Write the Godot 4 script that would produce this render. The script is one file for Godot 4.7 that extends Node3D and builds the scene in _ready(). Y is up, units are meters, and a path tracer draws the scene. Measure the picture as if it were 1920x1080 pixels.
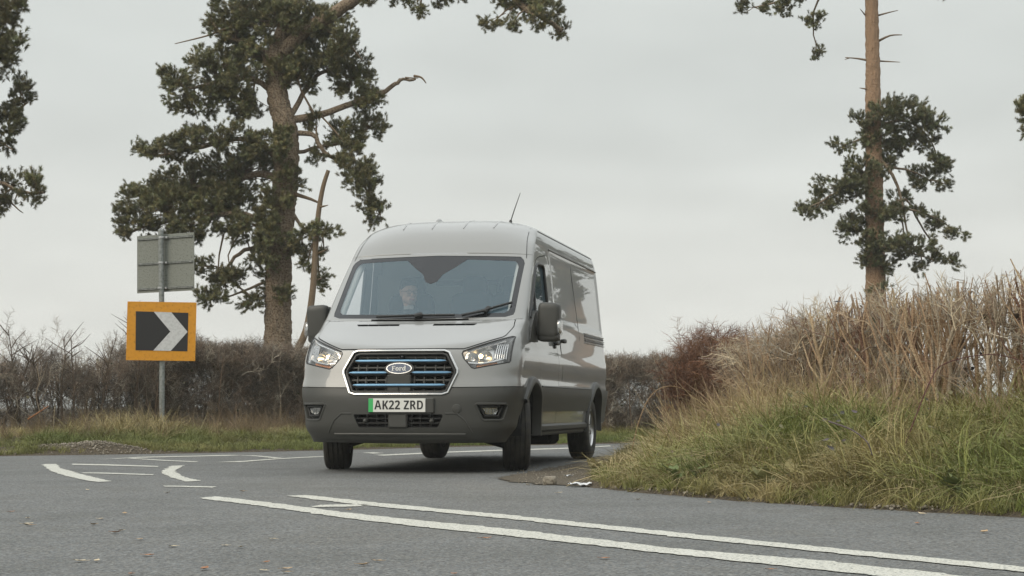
extends Node3D

var rng := RandomNumberGenerator.new()
var M := {}
var taken := {}

# ------------------------------------------------------------------ scene order
func _ready() -> void:
	rng.seed = 20240
	# camera: low on the verge opposite the junction, long lens
	var cam := Camera3D.new()
	cam.name = "camera"
	cam.position = Vector3(0, 0.584, 0)
	cam.rotation_degrees = Vector3(3.877, 0, 0)
	cam.fov = 18.58
	cam.near = 0.1
	cam.far = 4000.0
	add_child(cam)
	cam.current = true
	# sky: an even winter overcast
	var env := Environment.new()
	env.background_mode = Environment.BG_SKY
	env.sky = Sky.new()
	env.sky.sky_material = overcast_sky()
	env.tonemap_mode = Environment.TONE_MAPPER_LINEAR
	env.tonemap_exposure = 1.07
	env.sdfgi_enabled = true
	env.ssao_enabled = true
	env.ssil_enabled = true
	env.fog_enabled = true
	env.fog_density = 0.0009
	env.fog_light_color = Color(0.86, 0.87, 0.86)
	var we := WorldEnvironment.new()
	we.name = "world_environment"
	we.environment = env
	add_child(we)
	# sun: behind thin cloud, high on the left behind the camera
	var sun := DirectionalLight3D.new()
	sun.name = "sun"
	sun.light_energy = 0.5
	sun.light_angular_distance = 40.0
	sun.light_color = Color(1.0, 0.95, 0.87)
	sun.shadow_enabled = true
	sun.rotation_degrees = Vector3(-38, -48, 0)
	add_child(sun)
	make_materials()
	build_ground()
	build_road()
	build_trees()
	build_hedges()
	build_verges()
	build_sign()
	build_van()
	build_driver()
	build_litter()

func overcast_sky() -> Material:
	var w := 1024
	var h := 512
	var im := Image.create(w, h, false, Image.FORMAT_RGBAF)
	var nz := FastNoiseLite.new()
	nz.seed = 7
	nz.frequency = 1.0
	nz.fractal_octaves = 5
	nz.fractal_gain = 0.55
	var warm := Vector3(0.735, 0.735, 0.69)
	var cool := Vector3(0.625, 0.655, 0.635)
	var top := Vector3(1.28, 1.34, 1.36)
	for j in h:
		var el := (0.5 - (j + 0.5) / h) * PI
		var y := sin(el)
		for i in w:
			var az := (i + 0.5) / w * TAU
			var d := Vector3(cos(az) * cos(el), y, sin(az) * cos(el))
			# a flat cloud deck seen in perspective: streaks lie level near the horizon
			var k := 1.0 / (maxf(y, 0.0) + 0.10)
			var c := nz.get_noise_3d(d.x * k * 1.1, d.z * k * 1.1, 3.0) + 0.5 * nz.get_noise_3d(d.x * 3.0, y * 26.0, d.z * 3.0)
			var base := warm.lerp(cool, smoothstep(0.0, 0.2, y)).lerp(top, smoothstep(0.2, 0.85, y))
			base *= 1.0 + 0.12 * c
			if y < 0.0:
				base = Vector3(0.2, 0.2, 0.17)
			im.set_pixel(i, j, Color(base.x, base.y, base.z, 1.0))
	var m := PanoramaSkyMaterial.new()
	m.panorama = ImageTexture.create_from_image(im)
	return m

# ------------------------------------------------------------------ mesh builder
class B:
	var v := PackedVector3Array()
	var n := PackedVector3Array()
	var c := PackedColorArray()
	var i := PackedInt32Array()
	var col := Color(1, 1, 1)
	var colored := false

	func put(p: Vector3, nn: Vector3) -> int:
		v.append(p)
		n.append(nn)
		if colored:
			c.append(col)
		return v.size() - 1

	func tri(a: Vector3, b: Vector3, d: Vector3) -> void:
		var nn := (d - a).cross(b - a).normalized()
		var k := put(a, nn)
		put(b, nn)
		put(d, nn)
		i.append_array(PackedInt32Array([k, k + 1, k + 2]))

	func tri_o(a: Vector3, b: Vector3, d: Vector3, ctr: Vector3) -> void:
		if (d - a).cross(b - a).dot((a + b + d) / 3.0 - ctr) < 0.0:
			tri(a, d, b)
		else:
			tri(a, b, d)

	func quad_o(a: Vector3, b: Vector3, d: Vector3, e: Vector3, ctr: Vector3) -> void:
		tri_o(a, b, d, ctr)
		tri_o(a, d, e, ctr)

	# rows of equal length, smooth; out is a point the surface faces away from
	func grid(rows: Array, out = null) -> void:
		var nr := rows.size()
		var nc: int = rows[0].size()
		var k := v.size()
		var nn := PackedVector3Array()
		nn.resize(nr * nc)
		var idx := PackedInt32Array()
		for r in nr - 1:
			for q in nc - 1:
				var a := r * nc + q
				var b := a + 1
				var d := a + nc
				var e := d + 1
				for t in [[a, b, e], [a, e, d]]:
					var pa: Vector3 = rows[t[0] / nc][t[0] % nc]
					var pb: Vector3 = rows[t[1] / nc][t[1] % nc]
					var pd: Vector3 = rows[t[2] / nc][t[2] % nc]
					var f := (pd - pa).cross(pb - pa)
					if f.length_squared() < 1e-20:
						continue
					nn[t[0]] += f
					nn[t[1]] += f
					nn[t[2]] += f
					idx.append_array(PackedInt32Array([t[0], t[1], t[2]]))
		# seams that meet share their normals
		for r in nr:
			if (rows[r][0] as Vector3).is_equal_approx(rows[r][nc - 1]):
				var s: Vector3 = nn[r * nc] + nn[r * nc + nc - 1]
				nn[r * nc] = s
				nn[r * nc + nc - 1] = s
		if (rows[0][0] as Vector3).is_equal_approx(rows[nr - 1][0]) and (rows[0][nc / 2] as Vector3).is_equal_approx(rows[nr - 1][nc / 2]):
			for q in nc:
				var s: Vector3 = nn[q] + nn[(nr - 1) * nc + q]
				nn[q] = s
				nn[(nr - 1) * nc + q] = s
		for r in [0, nr - 1]:
			if (rows[r][0] as Vector3).is_equal_approx(rows[r][nc / 2]):
				var s := Vector3.ZERO
				for q in nc:
					s += nn[r * nc + q]
				for q in nc:
					nn[r * nc + q] = s
		var flip := false
		if out != null:
			var sum := 0.0
			for r in nr:
				for q in nc:
					sum += nn[r * nc + q].dot((rows[r][q] as Vector3) - (out as Vector3))
			flip = sum < 0.0
		for r in nr:
			for q in nc:
				var m := nn[r * nc + q].normalized()
				put(rows[r][q], -m if flip else m)
		for t in range(0, idx.size(), 3):
			if flip:
				i.append_array(PackedInt32Array([k + idx[t], k + idx[t + 2], k + idx[t + 1]]))
			else:
				i.append_array(PackedInt32Array([k + idx[t], k + idx[t + 1], k + idx[t + 2]]))

	# tapered tube along a path
	func tube(p: PackedVector3Array, r: PackedFloat32Array, sides := 6, cap := true) -> void:
		var np := p.size()
		var k := v.size()
		var t0 := (p[1] - p[0]).normalized()
		var u := t0.cross(Vector3(0.31, 0.17, 0.93)).normalized()
		for a in np:
			var t := (p[mini(a + 1, np - 1)] - p[maxi(a - 1, 0)]).normalized()
			u = (u - t * u.dot(t)).normalized()
			var w := t.cross(u)
			for s in sides:
				var an := TAU * s / sides
				var dr := u * cos(an) + w * sin(an)
				put(p[a] + dr * r[mini(a, r.size() - 1)], dr)
		for a in np - 1:
			for s in sides:
				var s2 := (s + 1) % sides
				var q := k + a * sides
				i.append_array(PackedInt32Array([q + s, q + sides + s, q + sides + s2, q + s, q + sides + s2, q + s2]))
		if cap:
			for e in [0, np - 1]:
				var ctr := p[e]
				var dir := (p[0] - p[1]) if e == 0 else (p[np - 1] - p[np - 2])
				for s in sides:
					tri_o(ctr, v[k + e * sides + s], v[k + e * sides + (s + 1) % sides], ctr - dir)

	# box with chamfered edges
	func box(ctr: Vector3, size: Vector3, bev := 0.0, bas := Basis()) -> void:
		var h := size * 0.5
		var b := minf(bev, minf(h.x, minf(h.y, h.z)) * 0.98)
		var P := func(ax: int, s: Vector3) -> Vector3:
			var q := Vector3(h.x - b, h.y - b, h.z - b)
			q[ax] = h[ax]
			return ctr + bas * (q * s)
		for ax in 3:
			var a1 := (ax + 1) % 3
			var a2 := (ax + 2) % 3
			for sg in [-1, 1]:
				var pts := []
				for o in [[-1, -1], [1, -1], [1, 1], [-1, 1]]:
					var s := Vector3.ZERO
					s[ax] = sg
					s[a1] = o[0]
					s[a2] = o[1]
					pts.append(P.call(ax, s))
				quad_o(pts[0], pts[1], pts[2], pts[3], ctr)
		if b <= 0.0:
			return
		for ax in 3:
			var a1 := (ax + 1) % 3
			var a2 := (ax + 2) % 3
			for s1 in [-1, 1]:
				for s2 in [-1, 1]:
					var lo := Vector3.ZERO
					lo[ax] = -1
					lo[a1] = s1
					lo[a2] = s2
					var hi := lo
					hi[ax] = 1
					quad_o(P.call(a1, lo), P.call(a1, hi), P.call(a2, hi), P.call(a2, lo), ctr)
		for sx in [-1, 1]:
			for sy in [-1, 1]:
				for sz in [-1, 1]:
					var s := Vector3(sx, sy, sz)
					tri_o(P.call(0, s), P.call(1, s), P.call(2, s), ctr)

	# rounded block (superellipsoid)
	func lump(ctr: Vector3, half: Vector3, e1 := 0.4, e2 := 0.4, bas := Basis(), nu := 20, nv := 12) -> void:
		var rows := []
		for a in nv + 1:
			var ph := -PI / 2 + PI * a / nv
			var cp := signf(cos(ph)) * pow(absf(cos(ph)), e1)
			var sp := signf(sin(ph)) * pow(absf(sin(ph)), e1)
			if a == 0 or a == nv:
				cp = 0.0
			var row := PackedVector3Array()
			for q in nu + 1:
				var th := TAU * (q % nu) / nu
				var ct := signf(cos(th)) * pow(absf(cos(th)), e2)
				var st := signf(sin(th)) * pow(absf(sin(th)), e2)
				row.append(ctr + bas * (Vector3(ct * cp, sp, st * cp) * half))
			rows.append(row)
		grid(rows, ctr)

	# profile of (radius, along) turned about an axis
	func lathe(prof: Array, sides: int, xf: Transform3D, ref = null) -> void:
		var rows := []
		for q in prof:
			var row := PackedVector3Array()
			for s in sides + 1:
				var an := TAU * (s % sides) / sides
				row.append(xf * Vector3(cos(an) * q.x, q.y, sin(an) * q.x))
			rows.append(row)
		grid(rows, ref)

	# flat polygon pulled into a slab; points in the xy plane of xf
	func slab(poly: PackedVector2Array, z0: float, z1: float, xf: Transform3D) -> void:
		var ids := Geometry2D.triangulate_polygon(poly)
		var front := xf.basis.z
		for q in range(0, ids.size(), 3):
			for zz in [z0, z1]:
				var a := xf * Vector3(poly[ids[q]].x, poly[ids[q]].y, zz)
				var b := xf * Vector3(poly[ids[q + 1]].x, poly[ids[q + 1]].y, zz)
				var d := xf * Vector3(poly[ids[q + 2]].x, poly[ids[q + 2]].y, zz)
				tri_o(a, b, d, (a + b + d) / 3.0 - front * (1.0 if zz == z1 else -1.0) * (1.0 if z1 > z0 else -1.0))
		var cw := Geometry2D.is_polygon_clockwise(poly)
		for q in poly.size():
			var p := poly[q]
			var r := poly[(q + 1) % poly.size()]
			var nn := Vector2(r.y - p.y, p.x - r.x) * (-1.0 if cw else 1.0)
			var a := xf * Vector3(p.x, p.y, z0)
			var b := xf * Vector3(r.x, r.y, z0)
			var d := xf * Vector3(r.x, r.y, z1)
			var e := xf * Vector3(p.x, p.y, z1)
			var o := (a + b + d + e) / 4.0 - xf.basis * Vector3(nn.x, nn.y, 0)
			quad_o(a, b, d, e, o)

	func add_mirrored() -> void:
		var k := v.size()
		for q in k:
			v.append(v[q] * Vector3(-1, 1, 1))
			n.append(n[q] * Vector3(-1, 1, 1))
			if colored:
				c.append(c[q])
		var m := i.size()
		for q in range(0, m, 3):
			i.append_array(PackedInt32Array([k + i[q], k + i[q + 2], k + i[q + 1]]))

	func mirrored() -> B:
		var o := B.new()
		o.colored = colored
		for q in v.size():
			o.v.append(v[q] * Vector3(-1, 1, 1))
			o.n.append(n[q] * Vector3(-1, 1, 1))
		o.c = c.duplicate()
		for q in range(0, i.size(), 3):
			o.i.append_array(PackedInt32Array([i[q], i[q + 2], i[q + 1]]))
		return o

	func mesh(m: Material) -> ArrayMesh:
		var arr := []
		arr.resize(Mesh.ARRAY_MAX)
		arr[Mesh.ARRAY_VERTEX] = v
		arr[Mesh.ARRAY_NORMAL] = n
		if colored:
			arr[Mesh.ARRAY_COLOR] = c
		arr[Mesh.ARRAY_INDEX] = i
		var am := ArrayMesh.new()
		am.add_surface_from_arrays(Mesh.PRIMITIVE_TRIANGLES, arr)
		am.surface_set_material(0, m)
		return am

# ------------------------------------------------------------------ nodes
func numbered(called: String) -> String:
	var k: int = taken.get(called, 0)
	taken[called] = k + 1
	return called if k == 0 else "%s_%03d" % [called, k]

func thing(called: String, label: String, category: String, at := Vector3.ZERO, turn := 0.0, group := "") -> Node3D:
	var o := Node3D.new()
	o.name = numbered(called)
	add_child(o)
	o.position = at
	o.rotation.y = turn
	tag(o, label, category, group)
	return o

func tag(o: Node, label: String, category: String, group := "") -> void:
	o.set_meta("label", label)
	o.set_meta("category", category)
	if group != "":
		o.set_meta("group", group)

func part(called: String, b: B, m: Material, parent: Node = null) -> MeshInstance3D:
	var o := MeshInstance3D.new()
	o.mesh = b.mesh(m)
	if parent == null:
		o.name = numbered(called)
		add_child(o)
	else:
		o.name = called
		parent.add_child(o, true)
	return o

func reuse(called: String, mesh: Mesh, xf: Transform3D, parent: Node) -> MeshInstance3D:
	var o := MeshInstance3D.new()
	o.mesh = mesh
	o.name = called
	o.transform = xf
	parent.add_child(o, true)
	return o

func many(called: String, mesh: Mesh, xfs: Array, cols: Array, parent: Node) -> MultiMeshInstance3D:
	var mm := MultiMesh.new()
	mm.transform_format = MultiMesh.TRANSFORM_3D
	mm.use_colors = cols.size() > 0
	mm.mesh = mesh
	mm.instance_count = xfs.size()
	for k in xfs.size():
		mm.set_instance_transform(k, xfs[k])
		if cols.size() > 0:
			mm.set_instance_color(k, cols[k])
	var o := MultiMeshInstance3D.new()
	o.multimesh = mm
	if parent == null:
		o.name = numbered(called)
		add_child(o)
	else:
		o.name = called
		parent.add_child(o, true)
	o.set_meta("kind", "stuff")
	return o

func rr(a: float, b: float) -> float:
	return rng.randf_range(a, b)

func rdir() -> Vector3:
	var z := rr(-1, 1)
	var a := rr(0, TAU)
	var s := sqrt(1 - z * z)
	return Vector3(s * cos(a), z, s * sin(a))

func facing(dir: Vector3, roll := 0.0) -> Basis:   # y axis along dir
	var y := dir.normalized()
	var x := y.cross(Vector3(0.123, 0.456, 0.88)).normalized()
	return Basis(x, y, x.cross(y)) * Basis(Vector3.UP, roll)

# ------------------------------------------------------------------ materials
func lin(r: float, g: float, b: float, a := 1.0) -> Color:
	var q := Color(r, g, b).linear_to_srgb()
	q.a = a
	return q

func mat(called: String, col: Color, rough := 0.8, metal := 0.0) -> StandardMaterial3D:
	var m := StandardMaterial3D.new()
	m.resource_name = called
	m.albedo_color = col
	m.roughness = rough
	m.metallic = metal
	M[called] = m
	return m

func noise_tex(sd: int, freq: float, ramp: Array, size := 512, kind := FastNoiseLite.TYPE_SIMPLEX_SMOOTH, octaves := 4, normal := 0.0) -> NoiseTexture2D:
	var nz := FastNoiseLite.new()
	nz.noise_type = kind
	nz.seed = sd
	nz.frequency = freq
	nz.fractal_octaves = octaves
	var t := NoiseTexture2D.new()
	t.width = size
	t.height = size
	t.seamless = true
	t.noise = nz
	if normal > 0.0:
		t.as_normal_map = true
		t.bump_strength = normal
	elif ramp.size() > 0:
		var g := Gradient.new()
		var offs := PackedFloat32Array()
		var cols := PackedColorArray()
		for r in ramp:
			offs.append(r[0])
			cols.append(r[1])
		g.offsets = offs
		g.colors = cols
		t.color_ramp = g
	return t

func tri_map(m: StandardMaterial3D, metres: float) -> void:
	m.uv1_triplanar = true
	m.uv1_world_triplanar = true
	m.uv1_scale = Vector3.ONE / metres

func make_materials() -> void:
	var m := mat("paint_grey", lin(0.222, 0.225, 0.217), 0.36)
	m.clearcoat_enabled = true
	m.clearcoat = 1.0
	m.clearcoat_roughness = 0.015
	m = mat("plastic_dark", lin(0.046, 0.046, 0.041), 0.48)
	m.heightmap_enabled = true
	m.heightmap_texture = noise_tex(3, 0.09, [], 256)
	m.heightmap_scale = 0.02
	tri_map(m, 0.12)
	mat("plastic_black", lin(0.014, 0.014, 0.013), 0.45)
	mat("gloss_black", lin(0.012, 0.013, 0.015), 0.12)
	mat("void_black", lin(0.006, 0.006, 0.006), 0.9)
	mat("chrome", lin(0.55, 0.55, 0.54), 0.18, 1.0)
	mat("satin_silver", lin(0.55, 0.55, 0.54), 0.32, 1.0)
	m = mat("blue_trim", lin(0.085, 0.23, 0.38), 0.3, 0.35)
	m.clearcoat_enabled = true
	m = mat("emblem_blue", lin(0.012, 0.035, 0.085), 0.15)
	m.clearcoat_enabled = true
	m = mat("windscreen_glass", Color(0.52, 0.66, 0.73, 0.18), 0.0)  # pale blue veil in the glass colour stands in for reflected sky
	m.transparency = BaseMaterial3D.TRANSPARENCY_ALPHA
	m = mat("clear_lens", Color(0.9, 0.93, 0.95, 0.05), 0.02)
	m.transparency = BaseMaterial3D.TRANSPARENCY_ALPHA
	m = mat("lit_bulb", Color(1, 0.9, 0.7), 0.4)
	m.emission_enabled = true
	m.emission = Color(1.0, 0.86, 0.62)
	m.emission_energy_multiplier = 9.0
	m = mat("lit_strip", Color(1, 0.95, 0.9), 0.4)
	m.emission_enabled = true
	m.emission = Color(1.0, 0.93, 0.82)
	m.emission_energy_multiplier = 1.6
	mat("amber", lin(0.5, 0.16, 0.02), 0.2)
	mat("plate_white", lin(0.68, 0.68, 0.64), 0.35)
	mat("plate_green", lin(0.05, 0.42, 0.12), 0.35)
	mat("ink_black", lin(0.01, 0.01, 0.01), 0.5)
	m = mat("rubber", lin(0.036, 0.034, 0.030), 0.78)
	m.albedo_texture = noise_tex(11, 0.02, [[0.3, Color(0.75, 0.75, 0.75)], [0.7, Color(1, 0.97, 0.9)]], 256)
	tri_map(m, 0.5)
	mat("seat_cloth", lin(0.025, 0.026, 0.029), 0.95)
	mat("trim_pale", lin(0.36, 0.37, 0.34), 0.8)
	mat("dash_dark", lin(0.03, 0.031, 0.034), 0.7)
	mat("underbody", lin(0.012, 0.011, 0.010), 0.9)
	m = mat("galvanised", lin(0.27, 0.285, 0.28), 0.5, 0.25)
	m.albedo_texture = noise_tex(17, 0.03, [[0.25, Color(0.78, 0.79, 0.77)], [0.6, Color(0.97, 0.97, 0.96)], [0.8, Color(1, 1, 1)]], 512)
	tri_map(m, 0.9)
	m = mat("sign_back", lin(0.225, 0.235, 0.215), 0.6, 0.1)
	m.albedo_texture = noise_tex(18, 0.045, [[0.10, Color(0.45, 0.43, 0.36)], [0.24, Color(0.86, 0.87, 0.84)], [0.6, Color(1, 1, 0.99)], [0.85, Color(0.9, 0.92, 0.9)]], 512, FastNoiseLite.TYPE_SIMPLEX_SMOOTH, 5)
	tri_map(m, 0.6)
	m = mat("sign_yellow", lin(0.60, 0.265, 0.008), 0.42)
	m.albedo_texture = noise_tex(19, 0.02, [[0.08, Color(0.80, 0.78, 0.74)], [0.2, Color(0.97, 0.96, 0.95)], [0.6, Color(1, 1, 1)]], 256)
	tri_map(m, 0.4)
	m = mat("sign_black", lin(0.013, 0.012, 0.012), 0.38)
	m = mat("sign_white", lin(0.55, 0.56, 0.56), 0.4)
	m.albedo_texture = noise_tex(20, 0.025, [[0.2, Color(0.93, 0.93, 0.93)], [0.6, Color(1, 1, 1)]], 256)
	tri_map(m, 0.4)
	# asphalt: chippings of several greys, patches of old binder
	m = mat("asphalt", lin(0.212, 0.216, 0.209), 0.66)
	m.albedo_texture = asphalt_tex()
	m.uv1_triplanar = true
	m.uv1_world_triplanar = true
	m.uv1_scale = Vector3.ONE / 3.2
	m.heightmap_enabled = true
	m.heightmap_texture = noise_tex(5, 0.16, [], 1024, FastNoiseLite.TYPE_CELLULAR, 2)
	m.heightmap_scale = 1.3
	m.detail_enabled = true
	m.detail_blend_mode = BaseMaterial3D.BLEND_MODE_MUL
	m.detail_uv_layer = BaseMaterial3D.DETAIL_UV_2
	m.uv2_triplanar = true
	m.uv2_world_triplanar = true
	m.uv2_scale = Vector3.ONE / 9.0
	m.detail_albedo = noise_tex(6, 0.011, [[0.2, Color(0.91, 0.91, 0.90)], [0.45, Color(0.97, 0.97, 0.97)], [0.6, Color(1, 1, 1)], [0.8, Color(0.95, 0.945, 0.93)]], 512, FastNoiseLite.TYPE_SIMPLEX_SMOOTH, 5)
	m = mat("road_paint", lin(0.57, 0.57, 0.53), 0.6)
	m.albedo_texture = noise_tex(8, 0.05, [[0.16, Color(0.45, 0.46, 0.45)], [0.30, Color(0.82, 0.82, 0.80)], [0.48, Color(1, 1, 0.99)], [0.66, Color(0.96, 0.95, 0.92)], [0.82, Color(0.80, 0.79, 0.75)]], 1024, FastNoiseLite.TYPE_SIMPLEX_SMOOTH, 6)
	tri_map(m, 1.3)
	m.heightmap_enabled = true
	m.heightmap_texture = M["asphalt"].heightmap_texture
	m.heightmap_scale = 0.25
	m = mat("soil", lin(0.085, 0.068, 0.045), 0.95)
	m.albedo_texture = noise_tex(9, 0.035, [[0.2, Color(0.55, 0.52, 0.48)], [0.5, Color(0.95, 0.92, 0.85)], [0.75, Color(1, 0.98, 0.9)]], 1024, FastNoiseLite.TYPE_SIMPLEX_SMOOTH, 6)
	tri_map(m, 1.6)
	m.heightmap_enabled = true
	m.heightmap_texture = noise_tex(10, 0.08, [], 512, FastNoiseLite.TYPE_SIMPLEX_SMOOTH, 5)
	m.heightmap_scale = 3.0
	m = mat("dirt", lin(0.135, 0.118, 0.095), 0.9)
	m.albedo_texture = M["soil"].albedo_texture
	tri_map(m, 0.9)
	m.heightmap_enabled = true
	m.heightmap_texture = M["soil"].heightmap_texture
	m.heightmap_scale = 2.0
	m = mat("stone", lin(0.27, 0.24, 0.19), 0.85)
	m.albedo_texture = noise_tex(12, 0.04, [[0.2, Color(0.6, 0.58, 0.54)], [0.6, Color(1, 1, 1)]], 256)
	tri_map(m, 0.4)
	mat("paper", lin(0.62, 0.63, 0.64), 0.8)
	# foliage and wood: vertex or copy colours carry each blade's own tint
	for nm in ["needles", "blades", "twigs", "leaf_litter"]:
		m = mat(nm, Color.WHITE, 0.7)
		m.vertex_color_use_as_albedo = true
	M["blades"].backlight_enabled = true
	M["blades"].backlight = Color(0.35, 0.35, 0.25)
	M["needles"].roughness = 0.6
	m = mat("bark_grey", lin(0.30, 0.25, 0.195), 0.95)
	m.albedo_texture = noise_tex(13, 0.03, [[0.15, Color(0.42, 0.36, 0.32)], [0.4, Color(0.85, 0.8, 0.74)], [0.65, Color(1, 0.98, 0.94)], [0.85, Color(0.8, 0.82, 0.74)]], 512, FastNoiseLite.TYPE_SIMPLEX_SMOOTH, 5)
	tri_map(m, 0.8)
	m.heightmap_enabled = true
	m.heightmap_texture = noise_tex(14, 0.05, [], 512, FastNoiseLite.TYPE_SIMPLEX_SMOOTH, 5)
	m.heightmap_scale = 2.0
	m = mat("bark_orange", lin(0.40, 0.285, 0.19), 0.9)
	m.albedo_texture = noise_tex(15, 0.045, [[0.15, Color(0.45, 0.38, 0.34)], [0.4, Color(0.88, 0.82, 0.76)], [0.7, Color(1, 1, 1)], [0.9, Color(0.85, 0.86, 0.82)]], 512, FastNoiseLite.TYPE_SIMPLEX_SMOOTH, 5)
	tri_map(m, 0.7)
	m.heightmap_enabled = true
	m.heightmap_texture = M["bark_grey"].heightmap_texture
	m.heightmap_scale = 1.5
	m = mat("dead_wood", lin(0.235, 0.185, 0.125), 0.9)
	m.albedo_texture = M["bark_orange"].albedo_texture
	tri_map(m, 0.4)
	mat("leaf_tan", lin(0.42, 0.30, 0.18), 0.8)
	mat("leaf_rust", lin(0.32, 0.16, 0.085), 0.8)
	mat("leaf_pale", lin(0.55, 0.46, 0.32), 0.8)
	mat("skin", lin(0.50, 0.32, 0.25), 0.6)
	m = mat("person_mix", Color.WHITE, 0.75)
	m.vertex_color_use_as_albedo = true

func asphalt_tex() -> ImageTexture:
	var s := 1024
	var im := Image.create(s, s, false, Image.FORMAT_RGB8)
	im.fill(Color(0.80, 0.80, 0.79))
	var g := RandomNumberGenerator.new()
	g.seed = 99
	for k in 150000:
		var x := g.randi_range(0, s - 1)
		var y := g.randi_range(0, s - 1)
		var b := g.randf()
		var q := 0.48 + 0.52 * pow(b, 0.8)
		if g.randf() < 0.02:
			q = 1.0
		var tint := g.randf_range(-0.03, 0.03)
		im.fill_rect(Rect2i(x, y, g.randi_range(2, 5), g.randi_range(2, 5)), Color(clampf(q + tint, 0, 1), q, clampf(q - tint, 0, 1)))
	return ImageTexture.create_from_image(im)

# ------------------------------------------------------------------ ground and road  (plan coordinates: x, distance north of the camera)
const ROAD := [14.0, -6.0, 6.0, 5.4, 4.2, 7.6, 2.72, 9.42, 1.63, 10.72, 0.95, 12.0, 0.55, 13.0, 0.50, 13.8, 0.62, 14.8, 0.80, 16.5, 1.02, 19.0, 1.24, 21.5, 1.65, 23.8, 2.6, 25.6, 5.0, 27.2, 12.0, 30.0, 40.0, 42.0, 41.0, 47.0, 12.0, 34.0, 4.0, 30.2, 1.5, 28.4, -0.85, 26.1, -2.6, 23.9, -4.2, 22.4, -6.15, 21.2, -9.0, 19.4, -14.0, 15.5, -40.0, -4.0, -36.0, -10.0, -12.0, 8.0, -6.0, 7.2, -3.0, 4.0, 2.0, -4.1, 8.0, -14.0, 18.0, -14.0]
const MARKS := [
	["double_line_near", [-2.021, 11.372, -1.936, 11.575, -1.510, 10.896, -0.915, 9.801, -0.437, 9.072, 0.000, 8.463, 0.662, 7.336, 1.210, 6.708, 1.531, 6.180, 1.805, 5.779, 1.566, 5.550, 1.254, 6.141, 1.135, 6.299, 0.635, 7.046, 0.000, 8.012, -0.414, 8.594, -0.869, 9.310, -1.437, 10.374]],
	["double_line_far", [-1.474, 11.644, -1.363, 11.749, -0.851, 10.865, -0.398, 10.158, 0.000, 9.561, 0.954, 7.931, 1.871, 6.486, 2.096, 6.122, 2.026, 5.919, 1.811, 6.278, 0.922, 7.667, 0.000, 9.222, -0.384, 9.801, -0.907, 10.571]],
	["stub", [-1.169, 10.347, -1.130, 10.571, -0.867, 10.657, -0.880, 10.430, -1.000, 10.374]],
	["arrowA", [-4.781, 17.991, -4.788, 18.159, -4.678, 18.159, -4.357, 17.045, -3.852, 15.672, -3.437, 14.613, -3.150, 13.933, -3.231, 13.785, -3.503, 14.344, -3.738, 14.893, -4.225, 16.194]],
	["arrowB", [-3.395, 17.584, -3.292, 17.745, -3.124, 16.468, -3.014, 15.864, -2.741, 14.780, -2.460, 14.034, -2.553, 13.884, -2.831, 14.668, -3.113, 15.735, -3.209, 16.194]],
	["c", [-4.546, 18.244, -4.144, 18.074, -3.485, 17.505, -3.465, 17.272, -4.050, 17.664, -4.443, 17.908]],
	["d", [-3.840, 15.799, -3.669, 15.799, -3.099, 15.363, -3.090, 15.183, -3.610, 15.547, -3.778, 15.609]],
	["e", [-2.587, 13.135, -2.411, 13.113, -2.171, 13.003, -2.166, 12.832, -2.375, 12.917, -2.538, 13.003]],
	["f", [-4.598, 19.724, -4.377, 20.723, -3.485, 21.586, -3.248, 21.527, -3.396, 21.233, -4.308, 20.397]],
	["g", [-4.474, 20.451, -3.908, 19.625, -3.368, 19.002, -3.370, 18.772, -3.850, 19.332, -4.374, 20.133]],
	["h", [-3.304, 21.467, -3.092, 21.349, -2.647, 20.397, -2.710, 20.185, -3.042, 21.003]],
	["i", [-3.157, 18.772, -2.945, 19.142, -2.673, 20.133, -2.236, 21.175, -2.155, 21.003, -2.609, 19.876, -2.888, 18.772]],
	["j", [-1.920, 22.722, -1.791, 22.829, -1.613, 22.460, -1.742, 22.203]],
	["k", [-1.694, 21.586, -0.822, 23.266, -0.095, 24.284, 0.895, 25.562, 1.507, 26.983, 1.476, 26.432, 0.874, 24.971, -0.093, 23.692, -0.802, 22.722, -1.538, 21.233]],
]
var road_poly := PackedVector2Array()
var wob := FastNoiseLite.new()

func pairs(a: Array) -> PackedVector2Array:
	var p := PackedVector2Array()
	for k in range(0, a.size(), 2):
		p.append(Vector2(a[k], a[k + 1]))
	return p

func off_road(x: float, d: float) -> float:   # metres outside the asphalt, negative on it
	var q := Vector2(x, d)
	var best := 1e9
	var n := road_poly.size()
	for k in n:
		var a := road_poly[k]
		var e := road_poly[(k + 1) % n] - a
		var t := clampf((q - a).dot(e) / e.length_squared(), 0.0, 1.0)
		best = minf(best, (q - a - e * t).length_squared())
	best = sqrt(best)
	return -best if Geometry2D.is_point_in_polygon(q, road_poly) else best

func on_right(x: float, d: float) -> bool:   # the corner inside the bend, east of the side road
	return x > 0.3 and d < 26.0 + (x - 1.0) * 0.35 and x * 0.845 + d * 0.535 > 3.0

func height(x: float, d: float, sd: float) -> float:
	var nz := wob.get_noise_2d(x * 9.0, d * 9.0)
	if sd < 0.0:
		return lerpf(0.012, -0.06, clampf(-sd / 0.16, 0.0, 1.0))
	if x * 0.845 + d * 0.535 < 3.0:
		return 0.012 + 0.02 * nz * clampf(sd, 0, 1)
	if on_right(x, d):
		var s := smoothstep(0.05, 1.45, sd - 0.10 * clampf((d - 12.5) * 0.8, 0.0, 3.0))
		return 0.012 + 0.38 * s + 0.11 * nz * clampf(sd * 2.0, 0.0, 1.0)
	var heap := exp(-(pow((x + 5.35) / 0.65, 2.0) + pow((d - 22.4) / 0.5, 2.0)))
	return 0.012 + 0.17 * smoothstep(0.1, 2.6, sd) + 0.12 * heap * clampf(sd * 3.0, 0, 1) + 0.05 * nz * clampf(sd * 1.5, 0.0, 1.0)

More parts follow.
